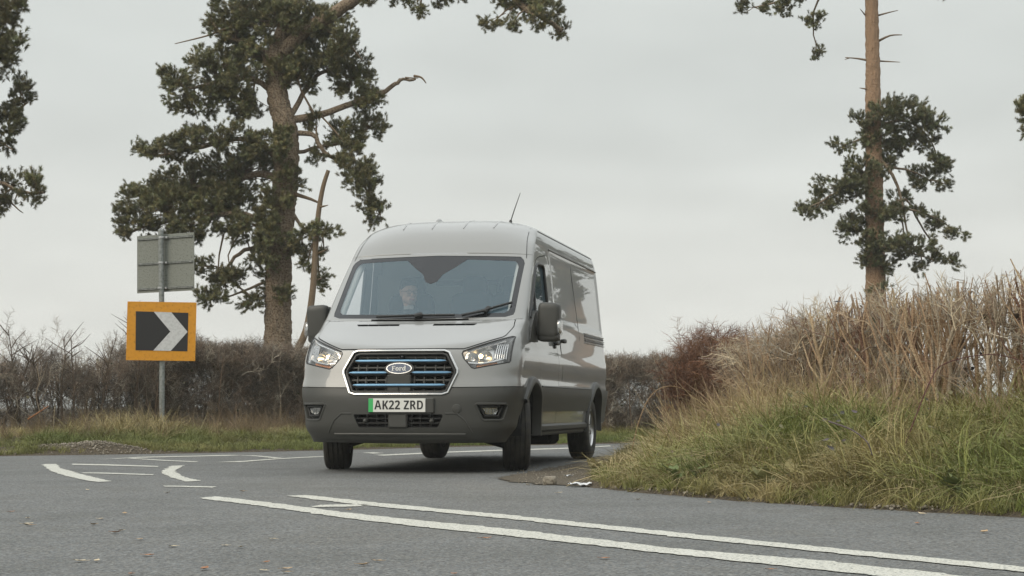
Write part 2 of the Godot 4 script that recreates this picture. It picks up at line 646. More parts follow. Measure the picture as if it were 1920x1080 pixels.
func ground_y(x: float, d: float) -> float:
	return height(x, d, off_road(x, d))

func build_ground() -> void:
	road_poly = pairs(ROAD)
	wob.seed = 4
	wob.frequency = 0.09
	wob.fractal_octaves = 4
	var xs := PackedFloat32Array([-3000, -800, -200, -80, -40, -25, -18, -14, -11.5, -10])
	var x := -9.0
	while x < 7.0:
		xs.append(x)
		x += 0.15
	xs.append_array(PackedFloat32Array([7.5, 9, 12, 16, 22, 32, 50, 100, 300, 900, 3000]))
	var ds := PackedFloat32Array([-2500, -500, -100, -30, -15, -8, -4, 0, 3, 5])
	var d := 6.0
	while d < 33.0:
		ds.append(d)
		d += 0.15
	ds.append_array(PackedFloat32Array([34, 36, 40, 46, 56, 80, 140, 300, 900, 3000]))
	var rows := []
	for a in ds:
		var row := PackedVector3Array()
		for q in xs:
			row.append(Vector3(q, ground_y(q, a), -a))
		rows.append(row)
	var b := B.new()
	b.grid(rows, Vector3(0, -9000, 0))
	part("ground", b, M["soil"]).set_meta("kind", "structure")

func build_road() -> void:
	var road := Node3D.new()
	road.name = "road"
	road.set_meta("kind", "structure")
	add_child(road)
	# asphalt sheet with a slightly crumbled edge
	var edge := PackedVector2Array()
	for k in road_poly.size():
		var a := road_poly[k]
		var e := road_poly[(k + 1) % road_poly.size()]
		var n := clampi(int(a.distance_to(e) / 0.12), 1, 60) if absf(a.x) < 9 else 1
		for s in n:
			var p := a.lerp(e, float(s) / n)
			edge.append(p + Vector2(wob.get_noise_2d(p.x * 40, p.y * 40), wob.get_noise_2d(p.y * 40, p.x * 40 + 90)) * 0.09)
	var b := B.new()
	var ids := Geometry2D.triangulate_polygon(edge)
	for q in range(0, ids.size(), 3):
		var t := []
		for o in 3:
			t.append(Vector3(edge[ids[q + o]].x, 0, -edge[ids[q + o]].y))
		b.tri_o(t[0], t[1], t[2], (t[0] + t[1] + t[2]) / 3.0 - Vector3.UP)
	part("asphalt", b, M["asphalt"], road)
	for mk in MARKS:
		var poly := pairs(mk[1])
		var fine := PackedVector2Array()
		for k in poly.size():
			var a := poly[k]
			var e := poly[(k + 1) % poly.size()]
			var n := clampi(int(a.distance_to(e) / 0.05), 1, 120)
			for s in n:
				var p := a.lerp(e, float(s) / n)
				fine.append(p + Vector2(wob.get_noise_2d(p.x * 300, p.y * 300), wob.get_noise_2d(p.y * 300, p.x * 300 + 70)) * 0.034)
		var mb := B.new()
		ids = Geometry2D.triangulate_polygon(fine)
		if ids.is_empty():
			fine = poly
			ids = Geometry2D.triangulate_polygon(poly)
		for q in range(0, ids.size(), 3):
			var t := []
			for o in 3:
				t.append(Vector3(fine[ids[q + o]].x, 0.004, -fine[ids[q + o]].y))
			mb.tri_o(t[0], t[1], t[2], (t[0] + t[1] + t[2]) / 3.0 - Vector3.UP)
		part("white_marking", mb, M["road_paint"], road)

# ------------------------------------------------------------------ pines (x and y in metres about the foot of each trunk, y from the road level)
const PINE_BROAD := {"at": Vector2(-4.77, 36.0),
	"trunk": [0.00, 0.84, 0.327, -0.00, 1.38, 0.305, -0.02, 2.37, 0.278, -0.01, 3.68, 0.256, 0.06, 4.56, 0.256, 0.12, 5.45, 0.262, 0.09, 6.33, 0.256, -0.07, 7.00, 0.218, -0.10, 7.78, 0.185, 0.08, 8.45, 0.164, 0.35, 9.01, 0.142, 0.46, 9.68, 0.109, 0.51, 10.36, 0.065],
	"limbs": [[0.164, 0.03, 7.89, 0.52, 8.34, 1.02, 8.62, 1.46, 8.87, 2.12, 9.18, 3.00, 9.23, 3.67, 9.12, 4.44, 9.18, 4.77, 8.87, 5.05, 8.56, 5.33, 8.39, 5.77, 8.09], [0.087, 0.21, 6.50, 0.81, 6.63, 1.47, 6.89, 2.13, 7.17, 2.37, 7.35, 2.48, 7.42, 2.75, 7.42], [0.076, 0.03, 5.56, -0.28, 5.94, -0.62, 6.09, -1.16, 6.09, -1.82, 5.94, -2.59, 5.83, -3.03, 6.02], [0.087, -0.06, 5.34, -0.50, 5.39, -0.94, 5.28, -1.59, 5.22, -2.47, 5.17, -3.24, 5.17], [0.076, -0.05, 4.29, -0.60, 4.51, -1.15, 4.56, -1.91, 4.45, -2.68, 4.34, -3.28, 4.12], [0.055, -0.13, 3.96, -0.70, 3.79, -1.03, 3.46, -0.91, 3.13, -0.47, 2.80], [0.065, 0.21, 6.22, 0.65, 6.20, 0.90, 5.83, 1.37, 5.50, 1.81, 5.00, 2.09, 4.51], [0.065, 0.21, 6.61, 0.53, 7.22, 0.91, 7.61, 1.47, 7.44, 1.91, 7.00], [0.076, -0.10, 7.00, -0.52, 7.33, -1.07, 7.33, -1.73, 7.11, -2.17, 7.17], [0.065, -0.08, 7.72, -0.64, 8.11, -1.19, 8.22, -1.47, 8.62], [0.055, 0.03, 8.00, 0.58, 8.34, 1.24, 8.22, 1.69, 7.67], [0.049, 0.16, 5.78, 0.82, 6.00, 1.36, 6.17, 1.80, 6.50], [0.044, 0.26, 4.56, 0.66, 4.12, 1.10, 4.12], [0.044, -0.04, 3.24, -0.58, 3.02, -1.24, 2.75], [0.044, 0.08, 8.34, -0.31, 8.78, -0.65, 9.12]],
	"dead": [[0.033, 2.75, 7.42, 2.90, 7.37, 3.00, 7.25], [0.022, 2.57, 7.38, 2.84, 7.33], [0.049, 0.31, 4.95, 0.66, 4.83, 0.89, 4.72], [0.027, -0.64, 8.56, -1.19, 8.34, -1.52, 8.25, -1.94, 8.11, -2.18, 8.06], [0.027, 0.70, 6.61, 0.36, 7.33, 0.80, 7.67], [0.022, 0.81, 6.61, 1.25, 6.11, 1.53, 5.67], [0.022, -0.60, 4.45, -1.03, 3.68, -0.80, 3.02], [0.022, -0.76, 4.56, -0.59, 3.79, -0.26, 3.24], [0.022, -1.14, 4.12, -1.25, 3.46, -1.02, 2.91]],
	"pads": [-0.09, 8.56, 1.20, 0.49, -0.97, 8.34, 0.60, 0.44, 0.80, 8.50, 0.68, 0.41, -0.53, 8.90, 0.93, 0.31, 1.35, 8.06, 0.38, 0.33, -1.40, 7.56, 0.65, 0.41, -2.00, 7.22, 0.38, 0.31, -1.72, 6.83, 0.57, 0.26, -1.07, 7.11, 0.71, 0.39, -0.30, 7.78, 0.93, 0.49, 0.80, 7.83, 0.82, 0.44, 1.47, 7.44, 0.57, 0.41, 1.82, 6.98, 0.39, 0.28, 0.36, 7.44, 0.49, 0.33, -0.62, 6.78, 0.55, 0.24, -1.27, 6.09, 0.98, 0.28, -2.37, 5.91, 0.60, 0.26, -2.90, 6.00, 0.24, 0.10, -0.94, 5.56, 0.93, 0.35, -1.98, 5.39, 0.93, 0.33, -2.97, 5.14, 0.49, 0.26, -2.47, 4.73, 0.82, 0.37, -1.37, 4.73, 0.98, 0.39, -2.88, 4.34, 0.48, 0.26, -1.91, 4.23, 0.71, 0.28, -3.20, 4.14, 0.17, 0.11, -0.68, 4.23, 0.55, 0.37, -0.50, 5.89, 0.38, 0.27, -2.14, 5.00, 0.65, 0.27, -1.04, 5.06, 0.65, 0.27, 0.07, 5.94, 0.26, 0.37, 0.22, 5.28, 0.28, 0.28, -0.05, 4.67, 0.37, 0.35, 0.39, 3.85, 0.33, 0.28, 0.74, 4.12, 0.37, 0.17, 1.07, 4.14, 0.20, 0.11, -0.21, 3.96, 0.33, 0.33, -1.02, 3.24, 0.65, 0.22, -1.37, 2.80, 0.46, 0.17, -0.60, 2.74, 0.35, 0.15, -0.20, 3.13, 0.26, 0.28, -1.57, 3.46, 0.28, 0.17, 0.07, 2.80, 0.20, 0.17, -0.26, 3.57, 0.33, 0.22, 1.25, 6.22, 0.48, 0.31, 1.71, 6.53, 0.37, 0.26, 1.26, 5.76, 0.35, 0.26, 1.61, 5.39, 0.39, 0.35, 1.83, 4.95, 0.28, 0.37, 2.05, 4.54, 0.20, 0.26, 0.72, 6.44, 0.22, 0.20, 0.82, 5.78, 0.20, 0.15, 0.84, 3.24, 0.11, 0.24, 0.94, 3.79, 0.13, 0.17, 0.62, 3.46, 0.15, 0.13, 2.45, 8.94, 0.49, 0.13, 3.17, 8.92, 0.41, 0.13, 2.90, 8.58, 0.09, 0.11, 3.67, 8.81, 0.15, 0.09, 1.79, 8.92, 0.15, 0.09, 4.66, 8.87, 0.44, 0.15, 5.05, 8.69, 0.44, 0.24, 5.38, 8.39, 0.35, 0.24, 5.74, 8.14, 0.20, 0.15, 4.39, 8.28, 0.22, 0.13, 4.77, 8.20, 0.15, 0.11, 5.22, 8.78, 0.33, 0.16]}
const PINE_RIGHT := {"at": Vector2(8.05, 39.0),
	"trunk": [0.02, 1.33, 0.242, 0.03, 2.28, 0.230, 0.02, 3.46, 0.219, 0.02, 4.66, 0.207, 0.02, 5.85, 0.195, 0.02, 7.05, 0.177, 0.03, 8.26, 0.160, 0.02, 9.47, 0.148, 0.02, 10.44, 0.136, 0.04, 11.66, 0.100, 0.06, 12.64, 0.047],
	"limbs": [[0.053, 0.04, 6.21, 0.34, 5.85, 0.57, 5.31, 0.64, 4.66, 0.73, 4.12], [0.041, 0.08, 4.77, 0.38, 5.01, 0.74, 5.23, 1.15, 4.71, 1.56, 4.06, 1.91, 3.88], [0.041, 0.05, 6.81, 0.65, 6.99, 1.24, 6.75, 1.59, 6.09], [0.041, 0.01, 5.73, -0.44, 5.61, -1.04, 5.23, -1.76, 4.83], [0.035, 0.03, 6.69, -0.31, 6.55, -0.67, 6.39], [0.041, 0.02, 4.54, -0.45, 4.51, -0.69, 4.54], [0.041, 0.02, 4.30, 0.61, 4.06, 1.26, 3.80], [0.035, 0.38, 5.01, 1.21, 4.89, 1.92, 4.42], [0.035, 0.28, 5.97, 0.87, 5.85, 1.35, 5.67], [0.053, 0.03, 10.44, -0.86, 10.32, -1.82, 9.83, -2.54, 9.65], [0.035, -0.86, 10.32, -1.23, 9.47, -1.12, 8.68], [0.041, 0.03, 10.56, 0.70, 10.20, 1.35, 9.65]],
	"dead": [[0.024, 0.18, 9.37, 0.38, 9.39, 0.58, 9.44], [0.030, 0.18, 8.79, 0.42, 8.89, 0.69, 8.91], [0.030, -0.12, 8.34, -0.33, 8.38, -0.59, 8.40], [0.018, -0.50, 8.39, -0.60, 8.35], [0.024, 0.17, 8.34, 0.60, 8.26], [0.024, -0.13, 7.68, -0.28, 7.71], [0.018, -0.13, 9.37, -0.27, 9.47], [0.035, 0.41, 5.13, 0.62, 4.77, 0.66, 4.18]],
	"pads": [0.06, 7.15, 0.47, 0.28, 0.65, 7.14, 0.65, 0.28, 1.22, 6.83, 0.43, 0.31, -0.35, 6.96, 0.14, 0.19, 0.91, 6.55, 0.61, 0.31, 1.47, 6.11, 0.31, 0.31, 0.11, 6.63, 0.50, 0.31, -0.57, 6.38, 0.35, 0.14, 1.25, 5.73, 0.40, 0.24, -0.20, 5.79, 0.52, 0.31, -0.82, 5.47, 0.52, 0.21, -1.30, 5.09, 0.45, 0.24, -1.66, 4.83, 0.28, 0.11, -0.42, 5.35, 0.50, 0.24, 1.61, 5.55, 0.17, 0.14, 0.33, 6.09, 0.31, 0.21, 0.05, 4.80, 0.69, 0.28, -0.57, 4.54, 0.40, 0.24, 0.73, 4.06, 0.52, 0.28, 0.02, 4.12, 0.57, 0.28, 1.22, 3.82, 0.31, 0.13, 1.42, 4.71, 0.26, 0.17, 1.82, 4.42, 0.28, 0.15, 1.91, 3.89, 0.13, 0.11, 0.15, 3.70, 0.26, 0.19, 0.65, 5.23, 0.21, 0.17, 0.98, 4.95, 0.21, 0.14, -0.20, 3.82, 0.14, 0.12, 0.00, 3.17, 0.26, 0.09, 0.96, 3.64, 0.17, 0.07, -2.54, 9.66, 0.43, 0.12, -1.82, 9.61, 0.40, 0.14, -1.25, 9.20, 0.24, 0.19, -1.10, 8.72, 0.11, 0.19, 1.35, 9.64, 0.24, 0.08, -1.58, 10.07, 0.59, 0.30, 0.82, 10.20, 0.59, 0.30, -0.37, 10.56, 0.71, 0.35]}
const PINE_LEFT := {"at": Vector2(-9.72, 30.0),
	"trunk": [0.01, 0.62, 0.282, -0.02, 2.07, 0.255, -0.04, 3.90, 0.227, -0.05, 5.74, 0.200, -0.05, 7.60, 0.164, -0.03, 9.01, 0.118, -0.04, 10.42, 0.055],
	"limbs": [[0.055, -0.02, 4.08, 0.39, 4.36, 0.94, 4.41, 1.49, 4.22, 1.81, 4.22], [0.055, -0.04, 5.37, 0.46, 5.47, 1.00, 5.74, 1.23, 5.93], [0.055, -0.04, 6.49, 0.52, 6.67, 1.08, 6.58, 1.44, 6.58], [0.055, -0.04, 7.23, 0.60, 7.42, 1.24, 7.42, 1.43, 7.51], [0.045, -0.03, 4.82, 0.56, 5.00, 1.10, 5.24], [0.055, -0.04, 8.17, 0.68, 8.17, 1.32, 8.26]],
	"dead": [[0.018, 0.92, 5.14, 1.11, 5.02, 1.15, 4.99], [0.018, 1.03, 4.18, 1.31, 3.95, 1.36, 3.90]],
	"pads": [1.06, 7.32, 0.36, 0.36, 1.34, 7.46, 0.16, 0.25, 1.35, 6.63, 0.22, 0.20, 0.99, 6.53, 0.36, 0.29, 1.04, 5.98, 0.24, 0.36, 0.99, 5.51, 0.27, 0.25, 0.97, 5.17, 0.22, 0.15, 1.12, 4.45, 0.29, 0.13, 1.51, 4.21, 0.29, 0.13, 1.71, 4.34, 0.15, 0.09, 1.26, 4.13, 0.18, 0.09, 0.61, 7.04, 0.45, 0.45, 0.53, 6.21, 0.45, 0.45, 0.55, 5.37, 0.41, 0.36, 0.48, 4.45, 0.36, 0.20, 0.77, 7.88, 0.55, 0.45, -0.49, 6.67, 0.55, 0.73, -0.55, 5.19, 0.55, 0.55, 0.99, 4.01, 0.07, 0.07]}
const PINE_EDGE := {"at": Vector2(10.04, 31.0),
	"trunk": [-0.01, 0.62, 0.216, 0.02, 2.12, 0.197, 0.04, 4.01, 0.178, 0.07, 5.92, 0.150, 0.11, 7.84, 0.122, 0.14, 9.29, 0.085, 0.17, 10.75, 0.038],
	"limbs": [[0.042, 0.07, 5.34, -0.38, 5.53, -0.90, 5.68], [0.042, 0.09, 6.11, -0.27, 6.20, -0.70, 6.20], [0.042, 0.06, 4.96, 0.56, 5.06, 1.03, 4.96], [0.042, 0.10, 6.68, 0.60, 6.88, 0.98, 6.78], [0.042, 0.10, 7.65, -0.23, 7.93, 0.44, 8.03]],
	"dead": [],
	"pads": [-0.90, 5.82, 0.15, 0.26, -0.87, 5.39, 0.17, 0.19, -0.61, 5.63, 0.23, 0.28, -0.32, 5.92, 0.38, 0.38, 0.21, 6.30, 0.47, 0.47, 0.66, 5.15, 0.56, 0.38, -0.01, 5.15, 0.47, 0.38, 0.79, 6.68, 0.47, 0.38, -0.14, 8.03, 0.56, 0.38, 0.44, 8.42, 0.56, 0.47, -0.11, 4.58, 0.38, 0.28]}

func needle_tuft(sd: int) -> ArrayMesh:
	var g := RandomNumberGenerator.new()
	g.seed = sd
	var b := B.new()
	b.colored = true
	b.col = Color(1.6, 0.95, 0.6)
	b.tube(PackedVector3Array([Vector3.ZERO, Vector3(0.004, 0.06, 0), Vector3(0, 0.13, 0.004)]), PackedFloat32Array([0.006, 0.005, 0.003]), 3, false)
	for k in 62:
		var t := g.randf()
		var y := 0.02 + 0.115 * t
		var an := g.randf() * TAU
		var out := Vector3(cos(an), 0, sin(an))
		var dir := (out * g.randf_range(0.6, 1.0) + Vector3.UP * g.randf_range(0.25, 0.95)).normalized()
		var ln := g.randf_range(0.055, 0.085)
		var sdv := dir.cross(out + Vector3(0.1, 0.3, 0)).normalized() * 0.0046
		var o := Vector3(0, y, 0) + out * 0.004
		var sh := g.randf_range(0.75, 1.25)
		b.col = Color(sh, sh, sh * g.randf_range(0.85, 1.1))
		b.tri(o - sdv, o + sdv, o + dir * ln)
	return b.mesh(M["needles"])

func along(p: PackedVector3Array, t: float) -> Vector3:
	var f := clampf(t, 0.0, 0.9999) * (p.size() - 1)
	return p[int(f)].lerp(p[int(f) + 1], f - int(f))

func smooth_path(p: PackedVector3Array, per := 4) -> PackedVector3Array:
	var out := PackedVector3Array()
	for k in p.size() - 1:
		var a := p[maxi(k - 1, 0)]
		var d := p[mini(k + 2, p.size() - 1)]
		for s in per:
			out.append(p[k].cubic_interpolate(p[k + 1], a, d, float(s) / per))
	out.append(p[p.size() - 1])
	return out

func rough_trunk(b: B, p: PackedVector3Array, r: PackedFloat32Array, sides: int, deep: float, sd: int) -> void:
	var cell := FastNoiseLite.new()
	cell.noise_type = FastNoiseLite.TYPE_CELLULAR
	cell.cellular_return_type = FastNoiseLite.RETURN_DISTANCE2_SUB
	cell.seed = sd
	cell.frequency = 1.0
	var lump := FastNoiseLite.new()
	lump.seed = sd + 1
	lump.frequency = 0.8
	var rows := []
	var y := 0.0
	for k in p.size():
		var row := PackedVector3Array()
		for s in sides + 1:
			var an := TAU * (s % sides) / sides
			var dr := Vector3(cos(an), 0, sin(an))
			var q := p[k] + dr * r[k]
			var c := cell.get_noise_3d(dr.x * r[k] * 13.0, p[k].y * 4.2, dr.z * r[k] * 13.0)
			var plate := smoothstep(-1.0, -0.55, c)
			row.append(q + dr * (deep * (plate - 0.7) + 0.05 * r[k] * lump.get_noise_3d(q.x * 3, q.y * 2, q.z * 3)))
		rows.append(row)
	b.grid(rows)
	# outward check
	var m := b.v.size() / 2
	if b.n[m].dot(b.v[m] - p[p.size() / 2]) < 0.0:
		for k in b.n.size():
			b.n[k] = -b.n[k]
		for k in range(0, b.i.size(), 3):
			var t := b.i[k]
			b.i[k] = b.i[k + 1]
			b.i[k + 1] = t

func pine(def: Dictionary, called: String, label: String, bark: Material, tufts: Array, tint: Color, dens := 1.0, deep := 0.05) -> Node3D:
	var at: Vector2 = def.at
	var gy := ground_y(at.x, at.y)
	var tree := thing(called, label, "tree", Vector3(at.x, gy, -at.y), 0.0, "pine trees along the junction")
	# trunk
	var tr: Array = def.trunk
	var raw := PackedVector3Array([Vector3(tr[0], -0.1, 0)])
	var rad := PackedFloat32Array([tr[2] * 1.18])
	for k in range(0, tr.size(), 3):
		raw.append(Vector3(tr[k], tr[k + 1] - gy, 0.0))
		rad.append(tr[k + 2])
	var path := PackedVector3Array()
	var pr := PackedFloat32Array()
	var step := 0.035
	for k in raw.size() - 1:
		var n := maxi(1, int(raw[k].distance_to(raw[k + 1]) / step))
		for s in n:
			var t := float(s) / n
			path.append(raw[k].cubic_interpolate(raw[k + 1], raw[maxi(k - 1, 0)], raw[mini(k + 2, raw.size() - 1)], t))
			pr.append(lerpf(rad[k], rad[k + 1], t))
	var b := B.new()
	rough_trunk(b, path, pr, 72, deep, 5)
	part("trunk", b, bark, tree)
	# limbs
	var lines := []
	for L in def.limbs:
		var p := PackedVector3Array()
		var sl := rr(-0.55, 0.55)
		var run := 0.0
		for k in range(1, L.size(), 2):
			var q := Vector3(L[k], L[k + 1] - gy, 0)
			if p.size() > 0:
				run += Vector2(p[p.size() - 1].x - q.x, p[p.size() - 1].y - q.y).length()
			q.z = sl * run + rr(-0.05, 0.05)
			p.append(q)
		p = smooth_path(p)
		for k in range(1, p.size()):
			p[k] += rdir() * 0.018
		var rs := PackedFloat32Array()
		for k in p.size():
			rs.append(lerpf(L[0], L[0] * 0.28, pow(float(k) / (p.size() - 1), 0.8)))
		var lb := B.new()
		lb.tube(p, rs, 9, false)
		part("limb", lb, M["bark_grey"], tree)
		lines.append(p)
	for L in def.dead:
		var p := PackedVector3Array()
		for k in range(1, L.size(), 2):
			p.append(Vector3(L[k], L[k + 1] - gy, rr(-0.1, 0.1) + (0.1 if k > 1 else 0.0)))
		p = smooth_path(p, 3)
		var rs := PackedFloat32Array()
		for k in p.size():
			rs.append(lerpf(L[0], L[0] * 0.3, float(k) / (p.size() - 1)))
		var lb := B.new()
		lb.tube(p, rs, 6)
		part("dead_branch", lb, M["dead_wood"], tree)
	# foliage pads: branchlets out of the nearest limb carry clumps of shoots
	var twig := B.new()
	var sets := []
	for t in tufts:
		sets.append([[], []])
	var pads: Array = def.pads
	for k in range(0, pads.size(), 4):
		var c := Vector3(pads[k], pads[k + 1] - gy, 0)
		var rx: float = pads[k + 2]
		var ry: float = pads[k + 3]
		var best := 1e9
		var src := Vector3.ZERO
		for L in lines:
			for q in L.size():
				if q < L.size() / 4:
					continue
				var dd := Vector2(L[q].x - c.x, L[q].y - c.y).length()
				if dd < best:
					best = dd
					src = L[q]
		for q in range(path.size() / 5, path.size(), 4):
			var dd := Vector2(path[q].x - c.x, path[q].y - c.y).length() + 0.15
			if dd < best:
				best = dd
				src = path[q] + Vector3(0, 0, 0.25)
		var rz := minf(maxf(rx, ry) * 0.9, 0.7)
		c.z = src.z + rr(-0.2, 0.4)
		var n := int(maxf(3.0, rx * ry * 150.0 * dens))
		if best > 0.1:
			twig.tube(PackedVector3Array([src, src.lerp(c, 0.5) + Vector3(0, rr(0, 0.08), 0), c]), PackedFloat32Array([0.022, 0.016, 0.010]), 4, false)
		for e in n:
			var d := rdir()
			var rad_t := pow(rng.randf(), 0.45)
			var p := c + Vector3(d.x * rx, d.y * ry, d.z * rz) * rad_t
			var o := src.lerp(c, rr(0.2, 1.0))
			if rng.randf() < 0.7:
				var mid := o.lerp(p, 0.55) + Vector3(rr(-0.05, 0.05), rr(-0.1, 0.02), rr(-0.05, 0.05))
				twig.tube(PackedVector3Array([o, mid, p]), PackedFloat32Array([0.011, 0.008, 0.004]), 3, false)
			var way := (p - o).normalized()
			var shade := rr(0.75, 1.3)
			var m := rng.randi_range(13, 19)
			for s in m:
				var dir := (way * 0.7 + rdir() * 0.75 + Vector3.UP * 0.55).normalized()
				var q := p + rdir() * rr(0.0, 0.17)
				var w := rng.randi_range(0, tufts.size() - 1)
				var f := rr(0.6, 1.0)
				sets[w][0].append(Transform3D(facing(dir, rr(0, TAU)).scaled(Vector3(f, f, f)), q))
				var y := shade * rr(0.85, 1.15)
				sets[w][1].append(Color(tint.r * y * rr(0.9, 1.2), tint.g * y, tint.b * y))
	part("twigs", twig, M["dead_wood"], tree).set_meta("kind", "stuff")
	for w in tufts.size():
		many("crown", tufts[w], sets[w][0], sets[w][1], tree)
	return tree

func build_trees() -> void:
	var tufts := [needle_tuft(1), needle_tuft(2), needle_tuft(3)]
	var green := Color(0.160, 0.162, 0.068)
	pine(PINE_BROAD, "pine_tree", "broad pine with low spreading boughs behind the chevron sign", M["bark_grey"], tufts, green, 1.05)
	pine(PINE_RIGHT, "pine_tree", "slim orange-barked pine with bare upper trunk rising behind the tall hedge", M["bark_orange"], tufts, Color(0.142, 0.150, 0.068), 0.95, 0.02)
	pine(PINE_LEFT, "pine_tree", "pine whose boughs hang in at the left edge of the picture", M["bark_grey"], tufts, Color(0.130, 0.130, 0.054))
	pine(PINE_EDGE, "pine_tree", "pine of which only a branch tip shows at the right edge", M["bark_orange"], tufts, green, 2.2, 0.02)
	# dead leaning stem beside the broad pine
	var gy := ground_y(-4.4, 35.4)
	var dead := thing("dead_stem", "bare pale stem leaning beside the broad pine trunk", "tree", Vector3(-4.47, gy, -35.4))
	var b := B.new()
	var p := PackedVector3Array([Vector3(-0.05, 0.1, 0), Vector3(0.02, 1.2, 0), Vector3(0.33, 1.95, 0.02), Vector3(0.46, 2.75, 0.05), Vector3(0.50, 3.55, 0.0), Vector3(0.55, 4.3, -0.05), Vector3(0.64, 4.85, -0.05), Vector3(0.75, 5.2, -0.03)])
	p = smooth_path(p)
	var rs := PackedFloat32Array()
	for k in p.size():
		rs.append(lerpf(0.085, 0.04, float(k) / (p.size() - 1)))
	b.tube(p, rs, 12)
	part("stem", b, M["dead_wood"], dead)
	for q in [[0.53, 3.5, 0.24, 0.1], [0.60, 4.45, 0.16, 0.03], [0.48, 2.95, 0.17, 0.06], [0.5, 3.9, -0.2, 0.12]]:
		b = B.new()
		b.tube(PackedVector3Array([Vector3(q[0], q[1], 0), Vector3(q[0] + q[2] * 0.6, q[1] + q[3] * 0.5, 0.04), Vector3(q[0] + q[2], q[1] + q[3], 0.06)]), PackedFloat32Array([0.025, 0.016, 0.007]), 6)
		part("snag", b, M["dead_wood"], dead)
	# a far bare tree over the hedge
	var far := thing("bare_tree", "small faint bare tree far off beyond the hedge right of the van", "tree", Vector3(12.75, 0.3, -140.0))
	b = B.new()
	var fg := RandomNumberGenerator.new()
	fg.seed = 8
	b.tube(PackedVector3Array([Vector3(0, 0, 0), Vector3(0, 2.0, 0)]), PackedFloat32Array([0.2, 0.15]), 6)
	part("trunk", b, M["bark_grey"], far)
	b = B.new()
	for k in 60:
		var an := fg.randf() * TAU
		var h := fg.randf_range(3.0, 5.4)
		var w := fg.randf_range(0.2, 1.9)
		var o := Vector3(0, fg.randf_range(1.2, 2.2), 0)
		var tip := Vector3(cos(an) * w, h - w * 0.5, sin(an) * w)
		b.tube(PackedVector3Array([o, o.lerp(tip, 0.5) + Vector3(cos(an), 0, sin(an)) * 0.25, tip]), PackedFloat32Array([0.05, 0.04, 0.02]), 3, false)
	part("branches", b, M["bark_grey"], far).set_meta("kind", "stuff")

# ------------------------------------------------------------------ hedges
func spray(sd: int, ln: float, rad: float, subs: int, spread: float) -> ArrayMesh:   # a twig with side twigs, growing up y
	var g := RandomNumberGenerator.new()
	g.seed = sd
	var b := B.new()
	b.colored = true
	var p := PackedVector3Array([Vector3.ZERO])
	for k in 4:
		p.append(p[k] + Vector3(g.randf_range(-0.12, 0.12), 0.25, g.randf_range(-0.12, 0.12)) * ln)
	b.col = Color(1, 1, 1)
	b.tube(p, PackedFloat32Array([rad, rad * 0.85, rad * 0.7, rad * 0.5, rad * 0.2]), 3, false)
	for k in subs:
		var t := g.randf_range(0.15, 0.98)
		var o := along(p, t)
		var an := g.randf() * TAU
		var d := (Vector3(cos(an), 0, sin(an)) * spread + Vector3.UP * g.randf_range(0.2, 1.0)).normalized()
		var l := ln * g.randf_range(0.18, 0.5) * (1.2 - t * 0.6)
		var m := o + d * l * 0.5 + Vector3(g.randf_range(-1, 1), g.randf_range(-1, 1), g.randf_range(-1, 1)) * l * 0.12
		var e := o + d * l + Vector3(0, g.randf_range(-0.05, 0.12) * l, 0)
		var c := g.randf_range(0.7, 1.3)
		b.col = Color(c, c, c)
		b.tube(PackedVector3Array([o, m, e]), PackedFloat32Array([rad * 0.55, rad * 0.42, rad * 0.15]), 3, false)
		if k % 2 == 0:
			var e2 := m + (d + Vector3(g.randf_range(-1, 1), g.randf_range(-0.3, 1), g.randf_range(-1, 1))).normalized() * l * 0.45
			b.tube(PackedVector3Array([m, e2]), PackedFloat32Array([rad * 0.35, rad * 0.12]), 3, false)
	return b.mesh(M["twigs"])

func leaf_mesh(sd: int, curl: float) -> ArrayMesh:
	var g := RandomNumberGenerator.new()
	g.seed = sd
	var b := B.new()
	b.colored = true
	var rows := []
	for k in 6:
		var t := k / 5.0
		var w := sin(PI * pow(t, 0.75)) * 0.32 * (0.9 + 0.2 * g.randf())
		var y := curl * pow(t - 0.4, 2.0)
		rows.append(PackedVector3Array([Vector3(-w, y + w * 0.5 * curl + g.randf_range(-0.03, 0.03), t), Vector3(0, y - 0.02, t), Vector3(w, y + w * 0.6 * curl + g.randf_range(-0.03, 0.03), t)]))
	b.grid(rows, Vector3(0, -5, 0.5))
	b.tube(PackedVector3Array([Vector3(0, curl * 0.16, -0.3), Vector3(0, curl * 0.16 - 0.02, 0.05)]), PackedFloat32Array([0.02, 0.015]), 3, false)
	return b.mesh(M["leaf_litter"])

func path_at(p: PackedVector2Array, t: float) -> Vector2:
	var total := 0.0
	for k in p.size() - 1:
		total += p[k].distance_to(p[k + 1])
	var s := t * total
	for k in p.size() - 1:
		var l := p[k].distance_to(p[k + 1])
		if s <= l or k == p.size() - 2:
			return p[k].lerp(p[k + 1], clampf(s / l, 0.0, 1.0))
		s -= l
	return p[0]

var sprays := []
var leaves := []

